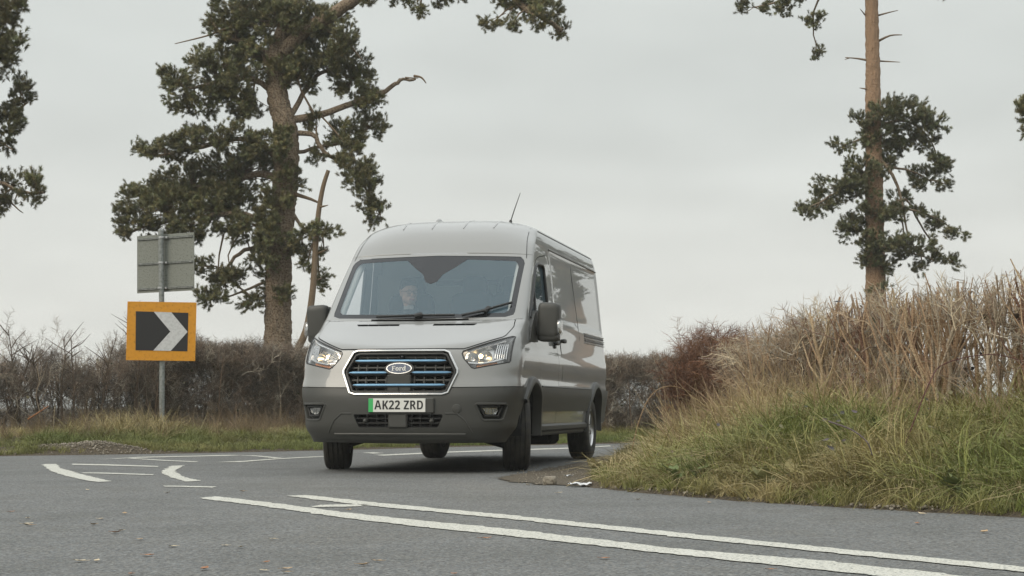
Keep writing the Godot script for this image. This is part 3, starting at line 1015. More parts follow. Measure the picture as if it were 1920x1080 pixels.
# a clipped hedge: stems that can be told apart, then twigs and held leaves
func hedge(called: String, label: String, path: Array, high: Array, wide: float, stems: int, twigs: int, dead_leaves: int, cols: Array, srad: float, sprays_n := 3, rag := 0.0) -> Node3D:
	var p := pairs(path)
	var c := path_at(p, 0.5)
	var node := thing(called, label, "hedge", Vector3(c.x, ground_y(c.x, c.y), -c.y))
	var o := node.position
	for k in stems:
		var t := (k + rr(0.0, 1.0)) / stems
		var q := path_at(p, t) + Vector2(rr(-0.5, 0.5), rr(-0.5, 0.5)) * wide
		var gy := ground_y(q.x, q.y)
		var h := lerpf(high[0], high[1], t) - gy + rr(-0.12, 0.06)
		var b := B.new()
		var foot := Vector3(q.x, gy - 0.03, -q.y) - o
		var lean := Vector3(rr(-0.15, 0.15), 0, rr(-0.15, 0.15))
		var pts := PackedVector3Array()
		for s in 6:
			var f := s / 5.0
			pts.append(foot + Vector3(0, h * f, 0) + lean * h * f + Vector3(rr(-0.04, 0.04), 0, rr(-0.04, 0.04)) * (1.0 if s > 0 else 0.0))
		var r := srad * rr(0.5, 1.25)
		b.tube(smooth_path(pts, 2), PackedFloat32Array([r, r, r * 0.95, r * 0.9, r * 0.88, r * 0.8, r * 0.75, r * 0.7, r * 0.62, r * 0.55, r * 0.45]), 6)
		for s in rng.randi_range(2, 5):
			var f := rr(0.3, 0.92)
			var st := along(pts, f)
			var an := rr(0, TAU)
			var d := Vector3(cos(an) * 0.5, rr(0.6, 1.2), sin(an) * 0.5).normalized()
			var l := (1.0 - f) * h * rr(0.5, 1.0) + 0.08
			b.tube(PackedVector3Array([st, st + d * l * 0.5 + rdir() * 0.02, st + d * l + Vector3(0, l * 0.12, 0)]), PackedFloat32Array([r * 0.55, r * 0.42, r * 0.2]), 5)
		var col: Color = cols[rng.randi_range(0, cols.size() - 1)]
		part("stem", b, wood(col), node)
	var sets := []
	for k in sprays.size():
		sets.append([[], []])
	for k in twigs:
		var t := rng.randf()
		var q := path_at(p, t) + Vector2(rr(-0.5, 0.5), rr(-0.5, 0.5)) * wide
		var gy := ground_y(q.x, q.y)
		var h := lerpf(high[0], high[1], t) + 0.05 * wob.get_noise_2d(q.x * 60, q.y * 60) + rag * wob.get_noise_2d(q.x * 11, q.y * 11 + 40)
		if rag > 0.0 and wob.get_noise_2d(q.x * 16 + 70, q.y * 16) > 0.22 and rng.randf() < 0.7:
			continue
		var y := h if (k % 5 == 0) else lerpf(gy, h, pow(rng.randf(), 0.95))
		var w := rng.randi_range(0, sprays_n - 1)
		var f := rr(0.6, 1.1)
		var ln: float = 0.42 * f
		y = minf(y, h - ln * 0.75)
		y = maxf(y, gy)
		var dir := Vector3(rr(-0.6, 0.6), 1.0, rr(-0.6, 0.6)) if k % 3 == 0 else Vector3(rr(-1.3, 1.3), rr(0.2, 1.0), rr(-1.0, 1.0))
		sets[w][0].append(Transform3D(facing(dir, rr(0, TAU)).scaled(Vector3(f, f, f)), Vector3(q.x, y, -q.y) - o))
		var col: Color = cols[rng.randi_range(0, cols.size() - 1)]
		var s := rr(0.7, 1.25)
		sets[w][1].append(Color(col.r * s, col.g * s, col.b * s))
	for w in sprays.size():
		if sets[w][0].size() > 0:
			many("twigs", sprays[w], sets[w][0], sets[w][1], node)
	if dead_leaves > 0:
		var xs := []
		var cs := []
		for k in dead_leaves:
			var t := rng.randf()
			var q := path_at(p, t) + Vector2(rr(-0.5, 0.5), rr(-0.5, 0.5)) * wide
			var y := lerpf(ground_y(q.x, q.y), lerpf(high[0], high[1], t), pow(rng.randf(), 1.3))
			var f := rr(0.028, 0.065)
			xs.append(Transform3D(facing(rdir(), rr(0, TAU)).scaled(Vector3(f, f, f)), Vector3(q.x, y, -q.y) - o))
			var s := rr(0.6, 1.2)
			cs.append([Color(0.085, 0.055, 0.035), Color(0.05, 0.045, 0.045), Color(0.12, 0.10, 0.05), Color(0.075, 0.08, 0.04)][rng.randi_range(0, 3)] * s)
		many("held_leaves", leaves[0], xs, cs, node)
	return node

var woods := {}
func wood(c: Color) -> StandardMaterial3D:
	var key := "%.3f %.3f" % [c.r, c.b]
	if not woods.has(key):
		var m := mat("wood " + key, lin(c.r, c.g, c.b), 0.9)
		m.albedo_texture = M["bark_orange"].albedo_texture
		tri_map(m, 0.35)
		woods[key] = m
	return woods[key]

func build_hedges() -> void:
	sprays = [spray(1, 0.42, 0.0052, 12, 0.9), spray(2, 0.42, 0.0046, 14, 1.1), spray(3, 0.42, 0.0056, 10, 0.8), spray(4, 0.42, 0.0044, 18, 1.3), spray(5, 0.42, 0.0040, 20, 1.5)]
	leaves = [leaf_mesh(1, 0.5), leaf_mesh(2, 1.1), leaf_mesh(3, 0.25)]
	var tan1 := Color(0.54, 0.45, 0.31)
	var tan2 := Color(0.46, 0.345, 0.23)
	var red := Color(0.25, 0.155, 0.11)
	var grey := Color(0.42, 0.37, 0.29)
	var dark := Color(0.125, 0.10, 0.075)
	var brown := Color(0.235, 0.175, 0.125)
	# tall hedge on the right, cut square, bare stems
	hedge("hedge", "tall clipped hedge of bare tan stems above the right-hand grass bank", [4.9, 9.9, 3.55, 11.9, 3.05, 13.4, 2.72, 15.2], [1.47, 1.45], 0.75, 165, 620, 220, [tan1, tan2, tan2, grey, tan1, brown, grey, red], 0.0175)
	# its low overgrown end
	hedge("hedge", "low tangled end of the right-hand hedge beside the russet bush", [2.75, 15.0, 2.5, 16.4, 2.42, 17.3], [1.36, 1.12], 0.8, 50, 640, 160, [tan1, tan2, grey, tan2, brown], 0.009, 5)
	# far hedge beyond the junction
	hedge("hedge", "dark clipped hedge beyond the junction, seen right of the van", [0.2, 30.9, 1.7, 31.3, 4.2, 32.2, 8.5, 33.8], [1.46, 1.42], 0.9, 40, 11000, 900, [dark, brown, brown, grey], 0.012, 5, 0.14)
	hedge("hedge", "dense brown hedge behind the verge, between the chevron sign and the van", [-5.9, 27.6, -4.6, 28.3, -2.6, 29.6, 0.3, 30.9], [1.56, 1.46], 0.9, 56, 14000, 1100, [dark, brown, brown, grey], 0.012, 5, 0.26)
	hedge("hedge", "ragged thin hedge with gaps left of the chevron sign", [-9.3, 24.4, -7.5, 25.6, -6.4, 26.9, -5.7, 27.7], [1.10, 1.34], 1.0, 50, 3000, 500, [dark, dark, brown, grey], 0.013, 5, 0.4)
	# upright saplings that stand clear of the ragged hedge
	for q in [[-6.62, 25.9, 1.62, 0.02], [-6.45, 26.0, 1.60, -0.03], [-7.15, 25.8, 1.72, -0.15], [-5.75, 26.9, 1.95, 0.04], [-5.55, 27.0, 1.80, -0.05], [-7.6, 25.4, 1.55, 0.1], [-7.9, 25.2, 1.42, -0.2], [-7.3, 25.7, 1.5, 0.22], [-6.9, 25.8, 1.45, -0.1], [-6.2, 26.4, 1.6, 0.15]]:
		shrub(q[0], q[1], q[2], q[3], dark, brown)
	# russet bush
	var c := Vector2(2.2, 18.3)
	var gy := ground_y(c.x, c.y)
	var bush := thing("russet_bush", "rounded russet bramble bush at the end of the right-hand hedge", "bush", Vector3(c.x, gy, -c.y))
	var xs := [[], [], []]
	var cs := [[], [], []]
	for k in 2200:
		var d := rdir()
		var r := pow(rng.randf(), 0.5)
		var p := Vector3(d.x * 0.60 * r, 0.50 + d.y * 0.52 * r, d.z * 0.5 * r)
		p.y = clampf(p.y, 0.0, 1.0)
		var w := rng.randi_range(0, 2)
		var f := rr(0.4, 0.85)
		xs[w].append(Transform3D(facing(Vector3(rr(-1, 1), rr(-0.2, 1), rr(-1, 1)), rr(0, TAU)).scaled(Vector3(f, f, f)), p))
		var s := rr(0.6, 1.3)
		cs[w].append([Color(0.25, 0.12, 0.065), Color(0.17, 0.09, 0.055), Color(0.28, 0.15, 0.08)][rng.randi_range(0, 2)] * s)
	for w in 3:
		many("twigs", sprays[w + 2], xs[w], cs[w], bush)

func shrub(x: float, d: float, high: float, lean: float, c1: Color, c2: Color) -> void:
	var gy := ground_y(x, d)
	var k: int = taken.get("bare_sapling", 0)
	var words := ["upright bare sapling in the gap of the ragged hedge, slightly leaning right", "upright bare sapling in the gap of the ragged hedge, the straighter one", "bare sapling leaning left over the ragged hedge", "tallest bare sapling, just left of the chevron board", "bare sapling behind the left edge of the chevron board", "bare sapling near the left edge of the picture, leaning right", "bare sapling at the left edge of the picture, leaning left", "bare sapling leaning right between the left edge and the hedge gap", "short bare sapling in the middle of the ragged hedge", "bare sapling leaning towards the chevron board from the ragged hedge"]
	var node := thing("bare_sapling", words[k], "sapling", Vector3(x, gy, -d), 0.0, "bare saplings in the left hedge")
	var h := high - gy
	var pts := PackedVector3Array()
	for s in 6:
		var f := s / 5.0
		pts.append(Vector3(lean * h * f + rr(-0.02, 0.02), h * f, rr(-0.03, 0.03)))
	var b := B.new()
	b.tube(smooth_path(pts, 2), PackedFloat32Array([0.022, 0.021, 0.020, 0.018, 0.016, 0.014, 0.012, 0.010, 0.008, 0.006, 0.004]), 6)
	for q in 11:
		var f := rr(0.35, 0.95)
		var st := along(pts, f)
		var an := rr(0, TAU)
		var dr := Vector3(cos(an) * 0.8, rr(0.4, 1.0), sin(an) * 0.8).normalized()
		var l := rr(0.2, 0.55)
		b.tube(PackedVector3Array([st, st + dr * l * 0.5 + rdir() * 0.03, st + dr * l]), PackedFloat32Array([0.008, 0.006, 0.002]), 4)
	part("stem", b, wood(c1), node)
	var xs := []
	var cs := []
	for q in 26:
		var f := rr(0.3, 1.0)
		var p := along(pts, f) + Vector3(rr(-0.22, 0.22), rr(-0.1, 0.1), rr(-0.22, 0.22))
		var s := rr(0.35, 0.8)
		xs.append(Transform3D(facing(Vector3(rr(-0.8, 0.8), 1, rr(-0.8, 0.8)), rr(0, TAU)).scaled(Vector3(s, s, s)), p))
		cs.append(c2 * rr(0.6, 1.2))
	many("twigs", sprays[3], xs, cs, node)

# ------------------------------------------------------------------ verges
func grass_tuft(sd: int, n: int, ln: float, wide: float, droop: float, spread: float) -> ArrayMesh:
	var g := RandomNumberGenerator.new()
	g.seed = sd
	var b := B.new()
	b.colored = true
	for k in n:
		var an := g.randf() * TAU
		var o := Vector3(cos(an), 0, sin(an)) * g.randf() * spread
		var out := Vector3(cos(an + g.randf_range(-0.9, 0.9)), 0, sin(an + g.randf_range(-0.9, 0.9)))
		var l := ln * g.randf_range(0.5, 1.15)
		var w := wide * g.randf_range(0.7, 1.3)
		var sv := out.cross(Vector3.UP).rotated(Vector3.UP, g.randf_range(-0.6, 0.6)) * w
		var dr := droop * g.randf_range(0.4, 1.5)
		var c := g.randf_range(0.7, 1.3)
		var straw := g.randf() < 0.28
		b.col = Color(c * 1.7, c * 1.3, c * 1.2) if straw else Color(c, c, c)
		var rows := []
		for s in 5:
			var t := s / 4.0
			var p := o + Vector3.UP * l * (t - dr * 0.55 * t * t * t) + out * l * (0.18 * t + dr * 0.75 * t * t)
			var ww := sv * (1.0 - pow(t, 1.6) * 0.92)
			rows.append(PackedVector3Array([p - ww, p + ww]))
		b.grid(rows)
	return b.mesh(M["blades"])

func stalk_tuft(sd: int, n: int, ln: float) -> ArrayMesh:   # dry standing stalks
	var g := RandomNumberGenerator.new()
	g.seed = sd
	var b := B.new()
	b.colored = true
	for k in n:
		var an := g.randf() * TAU
		var o := Vector3(cos(an), 0, sin(an)) * g.randf() * 0.07
		var out := Vector3(cos(an), 0, sin(an)) * g.randf_range(0.0, 0.45)
		var l := ln * g.randf_range(0.45, 1.1)
		var c := g.randf_range(0.65, 1.25)
		b.col = Color(c, c * g.randf_range(0.9, 1.0), c * g.randf_range(0.8, 1.0))
		var p1 := o + (Vector3.UP + out * 0.4) * l * 0.5
		var p2 := o + (Vector3.UP + out) * l + Vector3(0, -0.25 * l * out.length(), 0)
		b.tube(PackedVector3Array([o, p1, p2]), PackedFloat32Array([0.0036, 0.0030, 0.0012]), 3, false)
		if g.randf() < 0.4:
			var e := p1 + (out.rotated(Vector3.UP, g.randf_range(-1.5, 1.5)) + Vector3.UP * 0.6).normalized() * l * 0.35
			b.tube(PackedVector3Array([p1, e]), PackedFloat32Array([0.002, 0.0008]), 3, false)
	return b.mesh(M["twigs"])

func build_verges() -> void:
	var gt := [grass_tuft(1, 18, 0.22, 0.0028, 0.9, 0.06), grass_tuft(2, 16, 0.30, 0.0030, 1.15, 0.07), grass_tuft(3, 20, 0.14, 0.0026, 0.7, 0.06), grass_tuft(4, 18, 0.38, 0.0030, 1.0, 0.05), grass_tuft(8, 22, 0.22, 0.0028, 1.6, 0.08)]
	var st := [stalk_tuft(5, 9, 0.55), stalk_tuft(6, 8, 0.75), stalk_tuft(7, 12, 0.38)]
	var lush := Color(0.158, 0.195, 0.045)
	var dull := Color(0.265, 0.225, 0.085)
	var straw := Color(0.46, 0.365, 0.20)
	var tanc := Color(0.33, 0.235, 0.14)
	var patch := FastNoiseLite.new()
	patch.seed = 31
	patch.frequency = 0.55
	# ---- right bank
	var gx := [[], [], [], [], []]
	var gc := [[], [], [], [], []]
	var sx := [[], [], []]
	var sc := [[], [], []]
	var made := 0
	var tries := 0
	while made < 15000 and tries < 60000:
		tries += 1
		var d := rr(8.6, 24.0)
		var x := rr(0.3, minf(0.30 * d + 0.3, 4.6))
		if rng.randf() > clampf(16.0 / d - 0.3, 0.25, 1.0) or not on_right(x, d):
			continue
		var sd := off_road(x, d)
		if sd < (0.03 if d < 12.8 else 0.14) or sd > 3.2:
			continue
		# worn gravelly strip at the kerb and a muddy corner stay thin
		if sd < 0.16 and patch.get_noise_2d(x * 3, d * 3) > -0.25 and rng.randf() < 0.75:
			continue
		made += 1
		var y := height(x, d, sd)
		var pn := patch.get_noise_2d(x, d) + 0.35 * patch.get_noise_2d(x * 4 + 50, d * 4)
		var right := clampf((x / d - 0.12) / 0.15, 0.0, 1.0)
		var dry := clampf(0.50 - 0.30 * right + 0.75 * pn + 0.14 * clampf(sd - 1.0, 0, 1), 0.0, 1.0)
		var col := lush.lerp(dull, clampf(dry * 1.6, 0, 1)).lerp(straw, clampf(dry * 1.5 - 0.6, 0, 1))
		col *= rr(0.75, 1.25)
		var w: int = 2 if sd < (0.3 if d < 12.8 else 0.6) else ([0, 0, 1, 1, 3][rng.randi_range(0, 4)])
		if sd > 0.2 and rng.randf() < 0.20:
			w = 4
			col = straw.lerp(dull, rng.randf() * 0.7) * rr(0.6, 1.1)
		var f := rr(0.75, 1.2)
		var tilt := Vector3(rr(-0.7, 0.7), 1, rr(-0.7, 0.7))
		gx[w].append(Transform3D(facing(tilt, rr(0, TAU)).scaled(Vector3(f, f, f)), Vector3(x, y - 0.01, -d)))
		gc[w].append(col)
	var k := 0
	while k < 700:
		var d := rr(9.0, 21.0)
		var x := rr(0.9, 0.30 * d + 0.3)
		if not on_right(x, d):
			continue
		var sd := off_road(x, d)
		if sd < (0.75 if d > 13.5 else 1.05) or sd > 2.7 or x > 4.8:
			k += 0
			tries += 1
			if tries > 200000:
				break
			continue
		if d < 14.0 and rng.randf() < 0.72:
			continue
		k += 1
		var w := rng.randi_range(0, 2)
		var f := rr(0.6, 1.05)
		sx[w].append(Transform3D(facing(Vector3(rr(-0.9, 0.9), 1, rr(-0.7, 0.7)), rr(0, TAU)).scaled(Vector3(f, f, f)), Vector3(x, height(x, d, sd) - 0.01, -d)))
		sc[w].append(straw.lerp(tanc, rng.randf()) * rr(0.7, 1.15))
	var root := Node3D.new()
	root.name = "bank_grass"
	root.set_meta("kind", "stuff")
	tag(root, "rough green and straw grass covering the right-hand bank", "grass")
	add_child(root)
	for w in 5:
		many("grass", gt[w], gx[w], gc[w], root)
	root = Node3D.new()
	root.name = "bank_stalks"
	root.set_meta("kind", "stuff")
	tag(root, "dry standing stalks at the foot of the right-hand hedge", "dry grass")
	add_child(root)
	for w in 3:
		many("stalks", st[w], sx[w], sc[w], root)
	# ---- far verge
	gx = [[], [], [], [], []]
	gc = [[], [], [], [], []]
	sx = [[], [], []]
	sc = [[], [], []]
	made = 0
	tries = 0
	while made < 11000 and tries < 90000:
		tries += 1
		var d := rr(20.5, 32.5)
		var x := rr(-0.30 * d, 0.19 * d)
		if on_right(x, d):
			continue
		var sd := off_road(x, d)
		if sd < 0.08 or sd > 4.2:
			continue
		var heap := pow((x + 5.35) / 0.75, 2.0) + pow((d - 22.4) / 0.5, 2.0)
		if heap < 1.0 or (x < -6.2 and rng.randf() < 0.75 and sd < 3.0):
			continue
		if sd < 0.3 and rng.randf() < 0.6:
			continue
		made += 1
		var y := height(x, d, sd)
		var pn := patch.get_noise_2d(x * 0.8 + 90, d * 0.8)
		var dry := clampf(0.16 + 0.30 * smoothstep(1.1, 2.4, sd) + 0.55 * pn, 0.0, 1.0)
		var col := (lush * 0.95).lerp(dull, clampf(dry * 1.5, 0, 1)).lerp(straw, clampf(dry * 1.6 - 0.7, 0, 1)) * rr(0.7, 1.2)
		var w: int = 2 if sd < 1.2 else ([0, 2, 4][rng.randi_range(0, 2)])
		if x < -4.2 and x > -6.4 and sd > 1.5:
			w = [0, 1][rng.randi_range(0, 1)]
		var f := rr(0.6, 1.05)
		gx[w].append(Transform3D(facing(Vector3(rr(-0.25, 0.25), 1, rr(-0.25, 0.25)), rr(0, TAU)).scaled(Vector3(f, f, f)), Vector3(x, y - 0.01, -d)))
		gc[w].append(col)
		if sd > 1.7 and rng.randf() < clampf(0.16 + 0.7 * patch.get_noise_2d(x * 2.0, d * 2.0 + 30), 0.02, 0.5):
			var w2 := rng.randi_range(0, 2)
			var f2 := rr(0.4, 0.8)
			sx[w2].append(Transform3D(facing(Vector3(rr(-1.0, 1.0), 1, rr(-0.8, 0.8)), rr(0, TAU)).scaled(Vector3(f2, f2, f2)), Vector3(x + rr(-0.1, 0.1), y - 0.01, -d)))
			sc[w2].append(straw.lerp(tanc, 0.4 + 0.6 * rng.randf()) * rr(0.4, 0.75))
	for q in 150:   # long tussocks round the foot of the sign
		var x := rr(-5.9, -4.9) + 0.35 * sin(q * 1.7)
		var d := rr(24.0, 25.6)
		var f := rr(0.8, 1.25)
		gx[3].append(Transform3D(facing(Vector3(rr(-0.5, 0.5) + 0.2, 1, rr(-0.2, 0.4)), rr(0, TAU)).scaled(Vector3(f, f, f)), Vector3(x, ground_y(x, d) - 0.01, -d)))
		gc[3].append(dull.lerp(straw, rng.randf() * 0.6) * rr(0.7, 1.1))
	root = Node3D.new()
	root.name = "verge_grass"
	root.set_meta("kind", "stuff")
	tag(root, "short green grass on the far verge below the chevron sign", "grass")
	add_child(root)
	for w in 5:
		many("grass", gt[w], gx[w], gc[w], root)
	root = Node3D.new()
	root.name = "verge_stalks"
	root.set_meta("kind", "stuff")
	tag(root, "dry brown stalks along the foot of the far hedge", "dry grass")
	add_child(root)
	for w in 3:
		many("stalks", st[w], sx[w], sc[w], root)
	# ---- single canes one can pick out
	var arch := Color(0.30, 0.22, 0.13)
	cane("pale cane arching over the left end of the right-hand bank", [1.08, 0.10, 16.2, 1.17, 0.45, 16.3, 1.30, 0.70, 16.4, 1.47, 0.78, 16.4, 1.68, 0.72, 16.5, 1.85, 0.60, 16.6, 1.98, 0.50, 16.6], 0.006, arch)
	cane("light bramble cane slanting across the russet bush", [1.83, 1.065, 17.3, 2.05, 1.05, 17.2, 2.35, 1.01, 17.1, 2.5, 0.97, 17.0], 0.006, Color(0.26, 0.20, 0.18))
	cane("dark bramble stem bending out of the bank below the bush", [1.79, 0.92, 14.2, 1.86, 0.82, 14.1, 1.89, 0.66, 14.0, 1.90, 0.35, 13.9], 0.006, Color(0.09, 0.055, 0.04))
	cane("thin reddish bramble stem rising across the right-hand bank", [2.45, 0.36, 11.0, 2.62, 0.72, 11.1, 2.75, 0.86, 11.2, 3.05, 0.92, 11.2, 3.3, 0.86, 11.2], 0.0045, Color(0.12, 0.05, 0.05))
	cane("grey twig lying on the grass of the right-hand bank", [1.90, 0.50, 10.6, 2.02, 0.45, 10.5, 2.09, 0.38, 10.4, 2.12, 0.30, 10.4], 0.0055, Color(0.13, 0.11, 0.12))
	cane("broken orange branch lying in the ragged hedge on the left", [-6.58, 0.42, 24.0, -6.46, 0.50, 24.0, -6.33, 0.60, 24.1], 0.014, Color(0.30, 0.15, 0.07))
	cane("pale stake standing at the edge of the gravel heap", [-6.12, 0.12, 23.6, -6.13, 0.35, 23.6, -6.11, 0.62, 23.6], 0.011, Color(0.30, 0.27, 0.19))
	# dark bramble leaves on the bank
	var lx := []
	var lc := []
	for q in 260:
		var d := rr(9.4, 17.0)
		var x := rr(0.6, 0.29 * d)
		var sd := off_road(x, d)
		if sd < 0.4 or sd > 2.4 or not on_right(x, d):
			continue
		var f := rr(0.03, 0.06)
		lx.append(Transform3D(facing(Vector3(rr(-0.6, 0.6), 1, rr(0.0, 1.0)), rr(0, TAU)).scaled(Vector3(f, f, f)), Vector3(x, height(x, d, sd) + rr(0.08, 0.3), -d)))
		lc.append([Color(0.055, 0.05, 0.055), Color(0.075, 0.06, 0.06), Color(0.10, 0.065, 0.04), Color(0.16, 0.15, 0.08)][rng.randi_range(0, 3)] * rr(0.8, 1.3))
	var wx := []
	var wc := []
	for q in 70:   # low weed rosettes
		var d := rr(9.3, 15.0)
		var x := rr(0.6, 0.29 * d)
		var sd := off_road(x, d)
		if sd < 0.1 or sd > 1.6 or not on_right(x, d):
			continue
		var tone := Color(0.10, 0.14, 0.045).lerp(Color(0.24, 0.20, 0.09), rng.randf()) * rr(0.8, 1.3)
		for e in rng.randi_range(5, 8):
			var f := rr(0.07, 0.13)
			var an := rr(0, TAU)
			var bs := Basis(Vector3.UP, an) * Basis(Vector3.RIGHT, rr(-0.9, -0.2))
			wx.append(Transform3D(bs.scaled(Vector3(f, f, f)), Vector3(x, height(x, d, sd) + rr(0.05, 0.14), -d)))
			wc.append(tone * rr(0.85, 1.15))
	var wd := many("weed_leaves", leaves[2], wx, wc, null)
	tag(wd, "low broad-leaved weeds growing through the bank grass", "weeds")
	var lf := many("bramble_leaves", leaves[0], lx, lc, null)
	tag(lf, "dull purple bramble leaves scattered through the bank grass", "leaves")

func cane(label: String, p: Array, r: float, col: Color) -> void:
	var o := Vector3(p[0], p[1], -p[2])
	var pts := PackedVector3Array()
	for k in range(0, p.size(), 3):
		pts.append(Vector3(p[k], p[k + 1], -p[k + 2]) - o)
	pts = smooth_path(pts, 5)
	var rs := PackedFloat32Array()
	for k in pts.size():
		rs.append(r * lerpf(1.0, 0.5, float(k) / pts.size()))
	var b := B.new()
	b.tube(pts, rs, 7)
	for k in range(2, pts.size() - 1, 3):
		var d := (rdir() + Vector3.UP * 0.4).normalized()
		b.tube(PackedVector3Array([pts[k], pts[k] + d * r * 4.0]), PackedFloat32Array([r * 0.5, r * 0.1]), 4)
	var m := part("plant_stem", b, wood(col))
	m.position = o
	tag(m, label, "stem")

# ------------------------------------------------------------------ sign
func build_sign() -> void:
	var x := -5.17
	var d := 26.0
	var gy := ground_y(x, d)
	var sign := thing("road_sign", "grey post carrying a yellow-framed chevron board below a grey board seen from behind", "road sign", Vector3(x, gy, -d))
	var b := B.new()
	b.tube(PackedVector3Array([Vector3(0.015, -0.1, 0), Vector3(0, 1.5, 0), Vector3(-0.04, 3.19 - gy, 0)]), PackedFloat32Array([0.040]), 20)
	part("post", b, M["galvanised"], sign)
	b = B.new()
	b.lathe([Vector2(0.0, 0.022), Vector2(0.036, 0.018), Vector2(0.043, 0.0), Vector2(0.043, -0.02)], 20, Transform3D(Basis(), Vector3(-0.04, 3.20 - gy, 0)), Vector3(-0.04, 3.1 - gy, 0))
	part("post_cap", b, M["galvanised"], sign)
	# chevron board
	var w := 1.01
	var h := 0.865
	var xf := Transform3D(Basis(Vector3.UP, 0.05) * Basis(Vector3(0, 0, 1), -0.012), Vector3(0.0, 1.703 - gy, 0.062))
	b = B.new()
	b.slab(PackedVector2Array([Vector2(-w / 2, -h / 2), Vector2(w / 2, -h / 2), Vector2(w / 2, h / 2), Vector2(-w / 2, h / 2)]), -0.012, 0.0, xf)
	var board := part("chevron_board", b, M["sign_yellow"], sign)
	var ins := func(px: float, py: float) -> Vector2:   # board fractions from top left
		return Vector2((px - 0.5) * w, (0.5 - py) * h)
	b = B.new()
	b.slab(PackedVector2Array([ins.call(0.125, 0.165), ins.call(0.885, 0.18), ins.call(0.885, 0.835), ins.call(0.135, 0.83)]), 0.0005, 0.004, xf)
	part("black_panel", b, M["sign_black"], board)
	b = B.new()
	b.slab(PackedVector2Array([ins.call(0.385, 0.170), ins.call(0.640, 0.176), ins.call(0.882, 0.505), ins.call(0.645, 0.832), ins.call(0.392, 0.831), ins.call(0.632, 0.503)]), 0.0045, 0.0065, xf)
	part("white_chevron", b, M["sign_white"], board)
	for y in [0.27, -0.27]:
		b = B.new()
		b.box(xf * Vector3(0, y, -0.03), Vector3(0.9, 0.03, 0.03), 0.004, xf.basis)
		part("rail", b, M["galvanised"], board)
	# board seen from behind
	var xb := Transform3D(Basis(Vector3.UP, -0.42) * Basis(Vector3(0, 0, 1), 0.018), Vector3(0.005, 2.722 - gy, -0.075))
	b = B.new()
	b.box(xb * Vector3(0.02, 0, 0), Vector3(1.02, 0.86, 0.006), 0.002, xb.basis)
	var rear := part("sign_plate", b, M["sign_back"], sign)
	rear.set_meta("label", "weathered grey back of a rectangular sign plate")
	for y in [0.375, 0.0, -0.375]:
		b = B.new()
		b.box(xb * Vector3(0.02, y, 0.014), Vector3(0.98, 0.030, 0.020), 0.004, xb.basis)
		b.box(xb * Vector3(0.02, y + 0.010, 0.027), Vector3(0.98, 0.006, 0.008), 0.001, xb.basis)
		part("rail", b, M["galvanised"], rear)
		b = B.new()
		b.lathe([Vector2(0.046, 0.014), Vector2(0.047, 0.0), Vector2(0.046, -0.014)], 20, Transform3D(Basis(), Vector3(-0.03 + 0.005 * y, 2.722 + y - gy, 0)), Vector3(-0.03, 2.72 + y - gy, 0))
		b.box(Vector3(0.045, 2.722 + y - gy, 0.0), Vector3(0.03, 0.03, 0.03), 0.004)
		part("clip", b, M["satin_silver"], rear)

# ------------------------------------------------------------------ litter, mud, stones
func pebble(sd: int) -> ArrayMesh:
	var g := FastNoiseLite.new()
	g.seed = sd
	g.frequency = 0.9
	var b := B.new()
	b.lump(Vector3.ZERO, Vector3(0.5, 0.36, 0.44), 0.75, 0.8, Basis(), 9, 6)
	for k in b.v.size():
		b.v[k] *= 1.0 + 0.35 * g.get_noise_3dv(b.v[k] * 3.0)
	return b.mesh(M["stone"])

